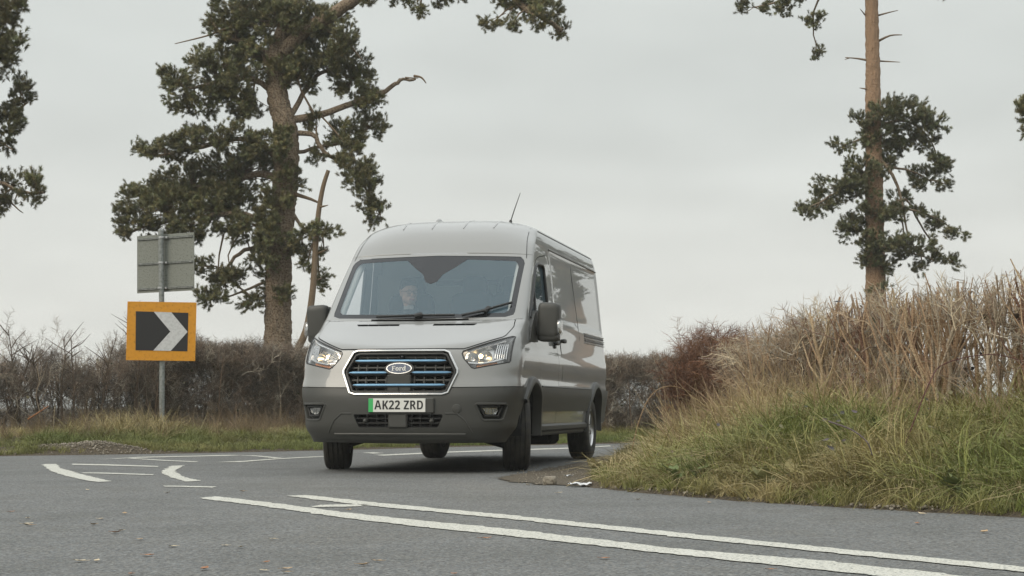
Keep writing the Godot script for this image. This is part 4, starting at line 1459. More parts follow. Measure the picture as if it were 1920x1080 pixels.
func build_litter() -> void:
	# mud carried on to the asphalt at the inside corner
	var mud := pairs([-0.12, 14.6, 0.12, 15.6, 0.5, 17.6, 0.85, 19.2, 1.0, 21.0, 1.3, 21.4, 1.12, 18.5, 0.95, 16.5, 0.75, 14.6, 0.68, 13.2, 0.5, 13.05, 0.2, 13.4, -0.02, 13.9])
	var fine := PackedVector2Array()
	for k in mud.size():
		var a := mud[k]
		var e := mud[(k + 1) % mud.size()]
		var n := maxi(1, int(a.distance_to(e) / 0.06))
		for s in n:
			var p := a.lerp(e, float(s) / n)
			fine.append(p + Vector2(wob.get_noise_2d(p.x * 40, p.y * 40), wob.get_noise_2d(p.y * 40, p.x * 40 + 9)) * 0.10)
	var b := B.new()
	var ids := Geometry2D.triangulate_polygon(fine)
	for q in range(0, ids.size(), 3):
		var t := []
		for o in 3:
			t.append(Vector3(fine[ids[q + o]].x, 0.006, -fine[ids[q + o]].y))
		b.tri_o(t[0], t[1], t[2], (t[0] + t[1] + t[2]) / 3.0 - Vector3.UP)
	part("mud", b, M["dirt"]).set_meta("kind", "structure")
	# gravel: heap on the left, worn strip on the right
	var pb := [pebble(1), pebble(2), pebble(3)]
	for job in [["gravel_heap", "pale gravel and soil heap beside the road left of the sign"], ["edge_gravel", "loose gravel along the worn edge of the right-hand bank"], ["corner_gravel", "small stones and mud crumbs at the corner by the van's wheel"]]:
		var xs := [[], [], []]
		var c := 0
		while c < (520 if job[0] == "gravel_heap" else (420 if job[0] == "corner_gravel" else 900)):
			var x: float
			var d: float
			var f: float
			if job[0] == "gravel_heap":
				x = -5.35 + rng.randfn(0, 0.42)
				d = 22.4 + rng.randfn(0, 0.35)
				f = rr(0.010, 0.034)
			elif job[0] == "edge_gravel":
				var t := rng.randf()
				x = lerpf(0.75, 2.3, t) + rng.randfn(0.05, 0.07)
				d = lerpf(12.6, 9.95, t) + rng.randfn(0.05, 0.07)
				f = rr(0.006, 0.024)
			else:
				x = rr(0.05, 0.9)
				d = rr(13.2, 17.5)
				f = rr(0.004, 0.016)
			var sd := off_road(x, d)
			if (job[0] != "corner_gravel" and sd < -0.03) or sd > 1.2:
				continue
			c += 1
			xs[c % 3].append(Transform3D(Basis.from_euler(Vector3(rr(0, 6), rr(0, 6), rr(0, 6))).scaled(Vector3(f, f, f)), Vector3(x, maxf(height(x, d, sd), 0.004) + f * 0.25, -d)))
		var root := Node3D.new()
		root.name = job[0]
		root.set_meta("kind", "stuff")
		tag(root, job[1], "gravel")
		add_child(root)
		for w in 3:
			many("stones", pb[w], xs[w], [], root)
	# stone and paper at the corner
	b = B.new()
	b.lump(Vector3(0, 0.028, 0), Vector3(0.055, 0.036, 0.04), 0.7, 0.8)
	for k in b.v.size():
		b.v[k] *= 1.0 + 0.2 * wob.get_noise_3dv(b.v[k] * 300.0)
	var o := part("stone", b, M["stone"])
	o.position = Vector3(0.285, 0.0, -13.35)
	tag(o, "pale rounded stone on the asphalt beside the muddy corner", "stone")
	for q in [[0.50, 13.0, 0.085, "crumpled white paper scrap at the road edge beside the bank", 0.3], [0.47, 14.7, 0.05, "small white scrap on the mud behind the van's wheel", 1.2]]:
		b = B.new()
		var rows := []
		for a in 8:
			var row := PackedVector3Array()
			for e in 5:
				var u := a / 7.0 - 0.5
				var v := e / 4.0 - 0.5
				row.append(Vector3(u * 2.0, 0.18 + 0.34 * wob.get_noise_2d(u * 60 + q[4] * 90, v * 60) + 0.25 * u * u, v * 0.9 + 0.2 * u))
			rows.append(row)
		b.grid(rows, Vector3(0, -5, 0))
		for k in b.v.size():
			b.v[k] *= q[2]
		o = part("paper_scrap", b, M["paper"])
		o.position = Vector3(q[0], 0.008, -q[1])
		o.rotation.y = q[4]
		tag(o, q[3], "litter")
	# fallen leaves and bark flakes on the road
	for q in LEAVES:
		o = MeshInstance3D.new()
		o.name = numbered("fallen_leaf")
		o.mesh = leaves[2 if rng.randf() < 0.6 else 0]
		add_child(o)
		var f := rr(0.030, 0.055)
		o.transform = Transform3D(Basis(Vector3.UP, rr(0, TAU)).scaled(Vector3(f, f, f)), Vector3(q[0], 0.006, -q[1]))
		var kind := rng.randi_range(0, 2)
		o.material_override = [M["leaf_tan"], M["leaf_rust"], M["leaf_pale"]][kind]
		var tone: String = ["tan", "rust-brown", "pale straw-coloured"][kind]
		var place := "on the asphalt right of the double white line" if q[0] * 0.845 + q[1] * 0.535 > 4.75 else ("near the left edge of the foreground asphalt" if q[0] < -1.6 else "on the foreground asphalt below the double white line")
		tag(o, "small %s dry leaf %s" % [tone, place], "leaf", "%s dry leaves %s" % [tone, place])

# ------------------------------------------------------------------ van
# van axes: +z forward (front bumper at 0), +x its left side, y up
const VAN_AT := Vector3(-1.012, 0.0, -15.61)
const VAN_TURN := -0.20284
# front surface: centre height, centre z, height and z where it meets the side, plan exponent, crown exponent
const FROWS := [
	[0.24, -0.13, 0.27, -0.50, 3.2, 2.0], [0.30, -0.055, 0.32, -0.54, 3.2, 2.0], [0.40, -0.012, 0.41, -0.57, 3.2, 2.0], [0.52, 0.0, 0.53, -0.58, 3.2, 2.0],
	[0.66, 0.0, 0.67, -0.58, 3.2, 2.0], [0.745, -0.018, 0.765, -0.58, 3.1, 2.0], [0.85, -0.045, 0.87, -0.60, 3.0, 2.0], [0.98, -0.075, 1.00, -0.64, 2.9, 2.0],
	[1.075, -0.105, 1.12, -0.70, 2.8, 2.0], [1.12, -0.15, 1.20, -0.78, 2.8, 2.0], [1.16, -0.235, 1.255, -0.86, 2.7, 2.0], [1.24, -0.42, 1.315, -0.95, 2.7, 2.0],
	[1.33, -0.62, 1.37, -0.98, 2.8, 2.0], [1.372, -0.725, 1.40, -1.01, 3.0, 2.0], [1.390, -0.755, 1.415, -1.025, 3.0, 2.0], [1.55, -0.93, 1.57, -1.17, 3.0, 2.0],
	[1.80, -1.205, 1.81, -1.40, 3.0, 2.0], [2.05, -1.475, 2.03, -1.63, 3.0, 2.0], [2.09, -1.515, 2.07, -1.67, 3.0, 2.2], [2.22, -1.64, 2.18, -1.80, 3.0, 3.0],
	[2.33, -1.78, 2.27, -1.99, 3.0, 3.6], [2.42, -1.97, 2.34, -2.12, 3.0, 4.0], [2.465, -2.20, 2.375, -2.30, 3.0, 4.0], [2.485, -2.5, 2.39, -2.5, 3.0, 4.0]]
const SIDE := [[0.22, 0.88], [0.33, 0.93], [0.40, 0.975], [0.50, 0.985], [0.60, 1.0], [0.70, 1.018], [0.78, 1.022], [0.86, 1.014], [0.95, 1.022], [1.05, 1.022], [1.15, 1.005], [1.28, 0.992], [1.38, 0.985], [1.46, 0.972], [1.6, 0.958], [1.8, 0.938], [2.0, 0.918], [2.15, 0.90], [2.25, 0.882], [2.32, 0.858], [2.37, 0.825], [2.39, 0.795], [2.42, 0.75]]
var van_frame := Transform3D()

func cub(a: float, b: float, c: float, d: float, t: float) -> float:
	return b + 0.5 * t * (c - a + t * (2 * a - 5 * b + 4 * c - d + t * (3 * (b - c) + d - a)))

func side_x(y: float) -> float:
	var k := 0
	while k < SIDE.size() - 2 and SIDE[k + 1][0] < y:
		k += 1
	var t := clampf((y - SIDE[k][0]) / (SIDE[k + 1][0] - SIDE[k][0]), 0.0, 1.0)
	var w: float = SIDE[k + 1][0] - SIDE[k][0]
	var m0: float = (SIDE[mini(k + 1, SIDE.size() - 1)][1] - SIDE[maxi(k - 1, 0)][1]) / (SIDE[k + 1][0] - SIDE[maxi(k - 1, 0)][0]) * w
	var m1: float = (SIDE[mini(k + 2, SIDE.size() - 1)][1] - SIDE[k][1]) / (SIDE[mini(k + 2, SIDE.size() - 1)][0] - SIDE[k][0]) * w
	var p0: float = SIDE[k][1]
	var p1: float = SIDE[k + 1][1]
	return (2 * t * t * t - 3 * t * t + 1) * p0 + (t * t * t - 2 * t * t + t) * m0 + (-2 * t * t * t + 3 * t * t) * p1 + (t * t * t - t * t) * m1

func frow(t: float) -> PackedFloat32Array:
	var n := FROWS.size()
	var k := clampi(int(t), 0, n - 2)
	var f := clampf(t - k, 0.0, 1.0)
	var out := PackedFloat32Array()
	for q in 6:
		out.append(cub(FROWS[maxi(k - 1, 0)][q], FROWS[k][q], FROWS[k + 1][q], FROWS[mini(k + 2, n - 1)][q], f))
	return out

func fsurf(u: Vector2) -> Vector3:   # u = (turn round the corner, row)
	var r := frow(u.y)
	var th := clampf(u.x, 0.0, PI / 2)
	var w := side_x(r[2])
	var s := pow(sin(th), 2.0 / r[4])
	var c := pow(maxf(cos(th), 0.0), 2.0 / r[4])
	return Vector3(w * s, r[0] + (r[2] - r[0]) * pow(s, r[5]), r[3] + (r[1] - r[3]) * c)

func fnorm(u: Vector2) -> Vector3:
	var q := Vector2(clampf(u.x, 0.015, PI / 2 - 0.015), clampf(u.y, 0.02, FROWS.size() - 1.02))
	var n := (fsurf(q + Vector2(0.012, 0)) - fsurf(q - Vector2(0.012, 0))).cross(fsurf(q + Vector2(0, 0.02)) - fsurf(q - Vector2(0, 0.02))).normalized()
	if n.dot(fsurf(q) - Vector3(0, 1.0, -2.5)) < 0.0:
		n = -n
	if u.x < 0.001:
		n.x = 0.0
		n = n.normalized()
	return n

func fuv(x: float, y: float) -> Vector2:   # where the front surface shows (x, y) in front view
	var lo := 0.0
	var hi := FROWS.size() - 1.0
	for k in 34:
		var t := (lo + hi) * 0.5
		var r := frow(t)
		var s := minf(x / side_x(r[2]), 1.0)
		if r[0] + (r[2] - r[0]) * pow(s, r[5]) < y:
			lo = t
		else:
			hi = t
	var rw := frow(lo)
	var sx := clampf(x / side_x(rw[2]), 0.0, 1.0)
	return Vector2(asin(clampf(pow(sx, rw[4] / 2.0), 0.0, 1.0)), lo)

func fpt(x: float, y: float, off := 0.0) -> Vector3:
	var u := fuv(absf(x), y)
	var p := fsurf(u) + fnorm(u) * off
	if x < 0.0:
		p.x = -p.x
	return p

func fnr(x: float, y: float) -> Vector3:
	var n := fnorm(fuv(absf(x), y))
	if x < 0.0:
		n.x = -n.x
	return n

func dense(poly: Array, step := 0.03) -> PackedVector2Array:
	var p := pairs(poly)
	var out := PackedVector2Array()
	for k in p.size():
		var a := p[k]
		var b := p[(k + 1) % p.size()]
		var n := maxi(1, int(a.distance_to(b) / step))
		for s in n:
			out.append(a.lerp(b, float(s) / n))
	return out

func freg(poly: Array) -> PackedVector2Array:   # front-view outline -> surface coordinates
	var out := PackedVector2Array()
	for p in dense(poly):
		out.append(fuv(p.x, p.y))
	return out

func srf_s(u: Vector2) -> Vector3:   # side: u = (z, y)
	var x := side_x(u.y)
	# pressed panel between waist and gutter
	var a := smoothstep(-2.50, -2.58, u.x) * smoothstep(-5.62, -5.54, u.x) * smoothstep(1.44, 1.50, u.y) * smoothstep(2.19, 2.15, u.y)
	x -= 0.016 * a
	var rear := clampf((-5.55 - u.x) / 0.4, 0.0, 1.0)
	x -= 0.10 * rear * rear
	return Vector3(x, u.y, u.x)

func nrm_s(u: Vector2) -> Vector3:
	var n := (srf_s(u + Vector2(0.012, 0)) - srf_s(u - Vector2(0.012, 0))).cross(srf_s(u + Vector2(0, 0.008)) - srf_s(u - Vector2(0, 0.008))).normalized()
	return n if n.x > 0.0 else -n

# sheet over part of a surface: inside one outline, outside the holes, cut cell by cell
func panel(srf: Callable, nrm: Callable, outline: PackedVector2Array, holes: Array, cell: Vector2, off := 0.0) -> B:
	var b := B.new()
	var box := Rect2(outline[0], Vector2.ZERO)
	for p in outline:
		box = box.expand(p)
	var hb := []
	for h in holes:
		var r := Rect2(h[0], Vector2.ZERO)
		for p in h:
			r = r.expand(p)
		hb.append(r)
	var seen := {}
	var nu := int(ceil(box.size.x / cell.x))
	var nv := int(ceil(box.size.y / cell.y))
	for a in nu:
		for q in nv:
			var o := box.position + Vector2(a * box.size.x / nu, q * box.size.y / nv)
			var s := Vector2(box.size.x / nu, box.size.y / nv)
			var rect := PackedVector2Array([o, o + Vector2(s.x, 0), o + s, o + Vector2(0, s.y)])
			var polys := Geometry2D.intersect_polygons(rect, outline)
			for h in holes.size():
				if not hb[h].intersects(Rect2(o, s)):
					continue
				var left: Array[PackedVector2Array] = []
				for pl in polys:
					left.append_array(Geometry2D.clip_polygons(pl, holes[h]))
				polys = left
			for pl in polys:
				var ids := Geometry2D.triangulate_polygon(pl)
				var loc := PackedInt32Array()
				for p in pl:
					var key := Vector2i(roundi(p.x * 5000.0), roundi(p.y * 5000.0))
					if not seen.has(key):
						var nn: Vector3 = nrm.call(p)
						seen[key] = b.put(srf.call(p) + nn * off, nn)
					loc.append(seen[key])
				for t in range(0, ids.size(), 3):
					var i0 := loc[ids[t]]
					var i1 := loc[ids[t + 1]]
					var i2 := loc[ids[t + 2]]
					var f := (b.v[i2] - b.v[i0]).cross(b.v[i1] - b.v[i0])
					if f.dot(b.n[i0] + b.n[i1] + b.n[i2]) < 0.0:
						b.i.append_array(PackedInt32Array([i0, i2, i1]))
					else:
						b.i.append_array(PackedInt32Array([i0, i1, i2]))
	return b

func fpanel(poly: Array, holes := [], off := 0.0, fine := 1.0, cuts := []) -> B:
	var hs := cuts.duplicate()
	for h in holes:
		hs.append(freg(h))
	return panel(fsurf, fnorm, freg(poly), hs, Vector2(0.05, 0.34) * fine, off)

func spanel(poly: Array, holes := [], off := 0.0, cell := Vector2(0.10, 0.035)) -> B:
	var hs := []
	for h in holes:
		hs.append(dense(h, 0.05))
	return panel(srf_s, nrm_s, dense(poly, 0.05), hs, cell, off)

func circle(z: float, y: float, r: float, n := 40) -> Array:
	var out := []
	for k in n:
		out.append(z + r * cos(TAU * k / n))
		out.append(y + r * sin(TAU * k / n))
	return out

# strip that follows the front surface: half width w, from off0 to off1 above it
func fstrip(b: B, line: Array, w: float, off0: float, off1: float, closed := false, taper := false) -> void:
	var p := pairs(line)
	var q := PackedVector2Array()
	var segs := p.size() if closed else p.size() - 1
	for k in segs:
		var a := p[k]
		var e := p[(k + 1) % p.size()]
		var n := maxi(1, int(a.distance_to(e) / 0.04))
		for s in n:
			q.append(a.lerp(e, float(s) / n))
	if not closed:
		q.append(p[p.size() - 1])
	var rows := []
	var m := q.size()
	for k in m + (1 if closed else 0):
		var u := q[k % m]
		var pr := q[(k - 1 + m) % m] if closed else q[maxi(k - 1, 0)]
		var nx := q[(k + 1) % m] if closed else q[mini(k + 1, m - 1)]
		var n := fnr(u.x, u.y)
		var t := (fpt(nx.x, nx.y) - fpt(pr.x, pr.y)).normalized()
		var sd := t.cross(n).normalized()
		var c := fpt(u.x, u.y)
		var ww := w
		if taper and (k == 0 or k == m - 1):
			ww = w * 0.3
		var bv := minf(ww, absf(off1 - off0)) * 0.45
		rows.append(PackedVector3Array([c + sd * ww + n * off0, c + sd * ww + n * (off1 - bv), c + sd * (ww - bv) + n * off1, c - sd * (ww - bv) + n * off1, c - sd * ww + n * (off1 - bv), c - sd * ww + n * off0, c + sd * ww + n * off0]))
	var mid: Vector3 = Vector3.ZERO
	for r in rows:
		# each ring is oriented on its own, so build segment by segment
		pass
	for k in rows.size() - 1:
		var ctr := Vector3.ZERO
		for o in 6:
			ctr += rows[k][o] + rows[k + 1][o]
		ctr /= 12.0
		for o in 6:
			b.quad_o(rows[k][o], rows[k][o + 1], rows[k + 1][o + 1], rows[k + 1][o], ctr)
	if not closed:
		for k in [0, rows.size() - 1]:
			var other: Vector3 = rows[1][2] if k == 0 else rows[rows.size() - 2][2]
			for o in range(1, 5):
				b.tri_o(rows[k][0], rows[k][o], rows[k][o + 1], other)

# wall from off0 to off1 round an outline on the front surface
func fwall(b: B, poly: Array, off0: float, off1: float) -> void:
	var p := dense(poly, 0.03)
	var mid := Vector2.ZERO
	for q in p:
		mid += q / p.size()
	var row0 := PackedVector3Array()
	var row1 := PackedVector3Array()
	for k in p.size() + 1:
		var q := p[k % p.size()]
		row0.append(fpt(q.x, q.y, off0))
		var iq := q.lerp(mid, 0.06)
		row1.append(fpt(iq.x, iq.y, off1))
	b.grid([row0, row1])

func plus(b: B, o: B) -> void:
	var k := b.v.size()
	b.v.append_array(o.v)
	b.n.append_array(o.n)
	b.c.append_array(o.c)
	for q in o.i:
		b.i.append(k + q)

func sided(called: String, b: B, m: Material, parent: Node) -> Array:   # one on each side of the van
	return [part(called, b, m, parent), part(called, b.mirrored(), m, parent)]

func build_van() -> void:
	van_frame = Transform3D(Basis(Vector3.UP, VAN_TURN), VAN_AT)
	var van := thing("delivery_van", "grey delivery van with dark plastic bumper and blue-barred grille turning at the junction", "van", VAN_AT, VAN_TURN)
	var GR := [-0.02, 1.085, 0.40, 1.085, 0.44, 1.07, 0.522, 0.915, 0.522, 0.885, 0.45, 0.715, 0.40, 0.70, -0.02, 0.70]
	var GRH := [0.0, 1.085, 0.40, 1.085, 0.44, 1.07, 0.522, 0.915, 0.522, 0.885, 0.45, 0.715, 0.40, 0.70, 0.0, 0.70]
	var HL := [0.555, 1.06, 0.562, 1.083, 0.60, 1.098, 0.935, 1.225, 0.957, 1.222, 0.955, 1.0, 0.945, 0.985, 0.67, 0.928, 0.645, 0.935, 0.57, 1.02]
	var FOG := [0.69, 0.605, 0.70, 0.615, 0.93, 0.615, 0.945, 0.60, 0.915, 0.485, 0.895, 0.47, 0.765, 0.47, 0.745, 0.48]
	var LOW := [0.0, 0.522, 0.40, 0.522, 0.408, 0.51, 0.365, 0.415, 0.35, 0.405, 0.0, 0.405]
	# ---- bumper
	var b := fpanel([0.0, 0.262, 0.88, 0.272, 1.05, 0.33, 1.05, 0.766, 0.0, 0.745], [GRH, FOG, LOW], 0.0, 1.0, [PackedVector2Array([Vector2(1.40, -0.2), Vector2(1.6, -0.2), Vector2(1.6, 2.95), Vector2(1.572, 2.95), Vector2(1.49, 1.5)])])
	b.add_mirrored()
	var bumper := part("front_bumper", b, M["plastic_dark"], van)
	bumper.set_meta("label", "dark grey plastic front bumper")
	for s in [-1, 1]:
		b = B.new()
		fstrip(b, [s * 0.43, 0.53, s * 0.53, 0.53, s * 0.60, 0.47, s * 0.66, 0.36], 0.007, -0.004, 0.007)
		part("bumper_ridge", b, M["plastic_dark"], bumper)
	b = B.new()
	fstrip(b, [-0.60, 0.345, 0.60, 0.345], 0.012, -0.004, 0.010)
	part("bumper_lip", b, M["plastic_dark"], bumper)
	b = B.new()
	b.lathe([Vector2(0.0, 0.006), Vector2(0.038, 0.006), Vector2(0.042, 0.0), Vector2(0.042, -0.01)], 24, Transform3D(facing(fnr(0.53, 0.57)), fpt(0.53, 0.57)), fpt(0.53, 0.57, -0.05))
	part("tow_cover", b, M["plastic_dark"], bumper)
	# lower air intake
	b = B.new()
	fwall(b, LOW, 0.0, -0.10)
	b.add_mirrored()
	var back := fpanel(LOW, [], -0.09)
	back.add_mirrored()
	plus(b, back)
	var intake := part("lower_intake", b, M["void_black"], van)
	for y in [0.485, 0.44]:
		b = B.new()
		fstrip(b, [-0.39, y, 0.39, y], 0.008, -0.05, -0.022)
		part("slat", b, M["plastic_black"], intake)
	for k in 6:
		var x: float = [-0.29, -0.2, -0.12, 0.12, 0.2, 0.29][k]
		b = B.new()
		fstrip(b, [x, 0.41, x, 0.518], 0.006, -0.055, -0.026)
		part("rib", b, M["plastic_black"], intake)
	for s in [-1, 1]:
		b = B.new()
		var o := fpt(s * 0.305, 0.463, -0.02)
		b.lathe([Vector2(0.0, 0.02), Vector2(0.018, 0.018), Vector2(0.022, 0.0), Vector2(0.022, -0.03)], 16, Transform3D(facing(Vector3(0, 0, 1)), o), o - Vector3(0, 0, 0.05))
		part("sensor", b, M["plastic_dark"], intake)
	b = B.new()
	b.box(fpt(0, 0.463, -0.012), Vector3(0.175, 0.125, 0.05), 0.012)
	part("radar_cover", b, M["plastic_dark"], intake)
	# fog lamps
	for s in [1, -1]:
		b = B.new()
		fwall(b, FOG, 0.0, -0.05)
		plus(b, fpanel(FOG, [], -0.05))
		var ring := B.new()
		fstrip(ring, FOG, 0.010, -0.03, 0.006, true)
		var lens := B.new()
		var l2 := [0.755, 0.575, 0.89, 0.575, 0.865, 0.52, 0.785, 0.52]
		plus(lens, fpanel(l2, [], -0.022, 0.5))
		var refl := B.new()
		fwall(refl, l2, -0.022, -0.045)
		plus(refl, fpanel(l2, [], -0.045))
		for x in [0.775, 0.80, 0.825, 0.85, 0.872]:
			fstrip(refl, [x, 0.53, x + 0.003, 0.568], 0.004, -0.045, -0.028)
		var fr := B.new()
		fstrip(fr, [0.735, 0.59, 0.915, 0.59, 0.88, 0.505, 0.77, 0.505], 0.008, -0.05, -0.012, true)
		var pocket := part("fog_lamp", b if s == 1 else b.mirrored(), M["plastic_black"], van)
		part("frame", ring if s == 1 else ring.mirrored(), M["plastic_dark"], pocket)
		part("inner_frame", fr if s == 1 else fr.mirrored(), M["plastic_black"], pocket)
		part("reflector", refl if s == 1 else refl.mirrored(), M["chrome"], pocket)
		part("lens", lens if s == 1 else lens.mirrored(), M["clear_lens"], pocket)
	# ---- painted nose and wings
	b = fpanel([0.0, 0.757, 0.70, 0.765, 1.024, 0.772, 1.03, 0.90, 1.03, 1.10, 1.02, 1.25, 1.0, 1.41, 0.90, 1.392, 0.912, 1.32, 0.885, 1.228, 0.86, 1.208, 0.70, 1.146, 0.60, 1.109, 0.56, 1.098, 0.0, 1.098], [GRH, HL])
	b.add_mirrored()
	part("front_panel", b, M["paint_grey"], van)
	# ---- bonnet
	var VENT := [0.16, 1.330, 0.55, 1.330, 0.575, 1.349, 0.165, 1.349]
	b = fpanel([0.0, 1.106, 0.56, 1.106, 0.60, 1.117, 0.70, 1.154, 0.86, 1.216, 0.880, 1.235, 0.905, 1.32, 0.893, 1.386, 0.0, 1.378], [VENT], 0.003, 0.8)
	b.add_mirrored()
	var bonnet := part("bonnet", b, M["paint_grey"], van)
	for s in [1, -1]:
		b = fpanel(VENT, [], -0.012)
		for k in 3:
			fstrip(b, [0.26 + k * 0.1, 1.331, 0.265 + k * 0.1, 1.348], 0.006, -0.012, -0.002)
		part("air_vent", b if s == 1 else b.mirrored(), M["plastic_black"], bonnet)
	# dark inner shell behind the shut lines
	b = fpanel([0.0, 0.30, 0.86, 0.34, 0.93, 0.70, 0.95, 1.1, 0.95, 1.38, 0.0, 1.38], [GRH, HL, FOG, LOW], -0.03)
	b.add_mirrored()
	part("inner_structure", b, M["void_black"], van)
	# ---- grille
	b = B.new()
	fwall(b, GRH, 0.0, -0.10)
	b.add_mirrored()
	back = fpanel(GRH, [], -0.085)
	back.add_mirrored()
	plus(b, back)
	var grille := part("grille", b, M["void_black"], van)
	b = B.new()
	var hexa := GRH.slice(2, 14)
	var loop := hexa.duplicate()
	for k in range(hexa.size() - 2, -1, -2):
		loop.append_array([-hexa[k], hexa[k + 1]])
	fstrip(b, loop, 0.0105, -0.03, 0.015, true)
	part("chrome_surround", b, M["chrome"], grille)
	b = B.new()
	var inner := []
	for k in range(0, loop.size(), 2):
		inner.append_array([loop[k] * 0.955, 0.893 + (loop[k + 1] - 0.893) * 0.90])
	fstrip(b, inner, 0.012, -0.07, -0.004, true)
	part("inner_surround", b, M["plastic_black"], grille)
	for y in [1.045, 0.948, 0.838, 0.738]:
		b = B.new()
		var ex := 0.40 if y > 1.0 or y < 0.75 else 0.46
		fstrip(b, [-ex, y, ex, y], 0.010, -0.075, -0.045)
		part("slat", b, M["plastic_dark"], grille)
	for x in [-0.40, -0.32, -0.22, -0.13, 0.13, 0.22, 0.32, 0.40]:
		b = B.new()
		fstrip(b, [x, 0.722, x, 1.07], 0.007, -0.075, -0.040)
		part("rib", b, M["plastic_dark"], grille)
	for e in [[-0.415, 0.415, 0.998], [-0.468, -0.105, 0.893], [0.105, 0.468, 0.893], [-0.42, 0.42, 0.782]]:
		b = B.new()
		fstrip(b, [e[0] - 0.012, e[2] - 0.002, e[1] + 0.012, e[2] - 0.002], 0.022, -0.07, -0.006, false, true)
		var carrier := part("bar_carrier", b, M["plastic_black"], grille)
		b = B.new()
		fstrip(b, [e[0], e[2], e[1], e[2]], 0.0105, -0.01, 0.008, false, true)
		part("blue_bar", b, M["blue_trim"], carrier)
	b = B.new()
	b.box(fpt(0, 0.805, -0.03), Vector3(0.22, 0.155, 0.06), 0.01)
	part("sensor_box", b, M["plastic_dark"], grille)
	b = B.new()
	b.lathe([Vector2(0.0, 0.012), Vector2(0.018, 0.008), Vector2(0.022, -0.02)], 16, Transform3D(facing(Vector3(0, 0, 1)), fpt(0.01, 1.035, -0.02)), fpt(0.01, 1.035, -0.08))
	part("camera_eye", b, M["gloss_black"], grille)
	# oval emblem
	var eo := fpt(0, 0.925, 0.012)
	var exf := Transform3D(Basis(Vector3.RIGHT, -0.22), eo)
	var oval := func(rx: float, ry: float) -> PackedVector2Array:
		var p := PackedVector2Array()
		for k in 40:
			p.append(Vector2(rx * cos(TAU * k / 40.0), ry * sin(TAU * k / 40.0)))
		return p
	b = B.new()
	b.slab(oval.call(0.135, 0.066), -0.06, 0.0, exf)
	var emblem := part("emblem_holder", b, M["plastic_black"], grille)
	b = B.new()
	b.slab(oval.call(0.118, 0.05), 0.001, 0.010, exf)
	part("emblem_rim", b, M["chrome"], emblem)
	b = B.new()
	b.slab(oval.call(0.108, 0.042), 0.0102, 0.0135, exf)
	part("emblem_oval", b, M["emblem_blue"], emblem)
	letters("emblem_script", "Ford", 0.040, 0.003, Transform3D(exf.basis, exf * Vector3(0, -0.003, 0.0155)), M["plate_white"], emblem, true)
	# ---- headlamps
	for s in [1, -1]:
		headlamp(van, HL, s)
	# ---- windscreen
	var WS := [0.0, 1.402, 0.80, 1.418, 0.866, 1.44, 0.874, 1.47, 0.858, 1.965, 0.842, 2.0, 0.805, 2.035, 0.0, 2.055]
	var GL := [0.0, 1.445, 0.78, 1.46, 0.815, 1.485, 0.822, 1.51, 0.81, 1.93, 0.795, 1.965, 0.765, 1.99, 0.30, 2.012, 0.20, 1.93, 0.10, 1.86, 0.055, 1.78, 0.0, 1.76]
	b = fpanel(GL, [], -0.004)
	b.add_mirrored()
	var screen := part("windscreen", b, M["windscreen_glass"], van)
	b = fpanel(WS, [GL], -0.003)
	b.add_mirrored()
	part("black_border", b, M["gloss_black"], screen)
	b = B.new()
	b.lump(fpt(0.0, 1.90, -0.06), Vector3(0.05, 0.03, 0.03), 0.6, 0.6)
	part("camera_housing", b, M["trim_pale"], screen)
	# ---- pillars, header and roof front
	b = fpanel([0.0, 1.384, 0.893, 1.392, 0.99, 1.405, 0.975, 1.45, 0.93, 2.0, 0.905, 2.2, 0.86, 2.34, 0.80, 2.389, 0.60, 2.46, 0.3, 2.4843, 0.0, 2.4847], [WS])
	b.add_mirrored()
	# roof behind
	var rows := []
	for k in 33:
		var z: float = lerpf(-2.498, -5.86, k / 32.0)
		var drop := pow(clampf((-5.5 - z) / 0.42, 0.0, 1.0), 2.0) * 0.10
		var row := PackedVector3Array()
		for q in 41:
			var s := -1.0 + q / 20.0
			var x := 0.795 * s
			var rib := 0.006 * smoothstep(0.5, 0.9, cos(x * 26.0)) * smoothstep(-2.6, -2.9, z)
			row.append(Vector3(x, 2.485 - 0.095 * pow(absf(s), 4.0) - drop + rib, z))
		rows.append(row)
	var roof := B.new()
	roof.grid(rows, Vector3(0, 0, -4))
	var body := part("body_front", b, M["paint_grey"], van)
	var roofp := part("roof", roof, M["paint_grey"], van)
	for x in [-0.45, -0.15, 0.17, 0.47]:
		b = B.new()
		fstrip(b, [x, 2.35, x * 1.02, 2.44, x * 1.03, 2.4725], 0.012, -0.004, 0.007, false, true)
		part("roof_rib", b, M["paint_grey"], roofp)
	for s in [-1, 1]:
		b = B.new()
		fstrip(b, [s * 0.862, 2.02, s * 0.845, 2.12, s * 0.82, 2.25, s * 0.80, 2.36, s * 0.77, 2.41], 0.004, -0.003, 0.002)
		part("roof_seam", b, M["plastic_black"], roofp)
	b = B.new()
	b.tube(PackedVector3Array([Vector3(0.52, 2.45, -2.42), Vector3(0.52, 2.49, -2.43)]), PackedFloat32Array([0.022, 0.012]), 10)
	var ant := part("aerial", b, M["plastic_black"], van)
	b = B.new()
	b.tube(PackedVector3Array([Vector3(0.52, 2.48, -2.43), Vector3(0.55, 2.60, -2.47), Vector3(0.60, 2.78, -2.53)]), PackedFloat32Array([0.006, 0.005, 0.003]), 6)
	part("whip", b, M["plastic_black"], ant)
	b = B.new()
	b.lump(Vector3(-0.42, 2.53, -3.2), Vector3(0.035, 0.075, 0.09), 0.9, 0.9)
	part("roof_fin", b, M["paint_grey"], roofp)
	# ---- sides
	var A1 := circle(-1.03, 0.37, 0.445)
	var A2 := circle(-4.78, 0.37, 0.445)
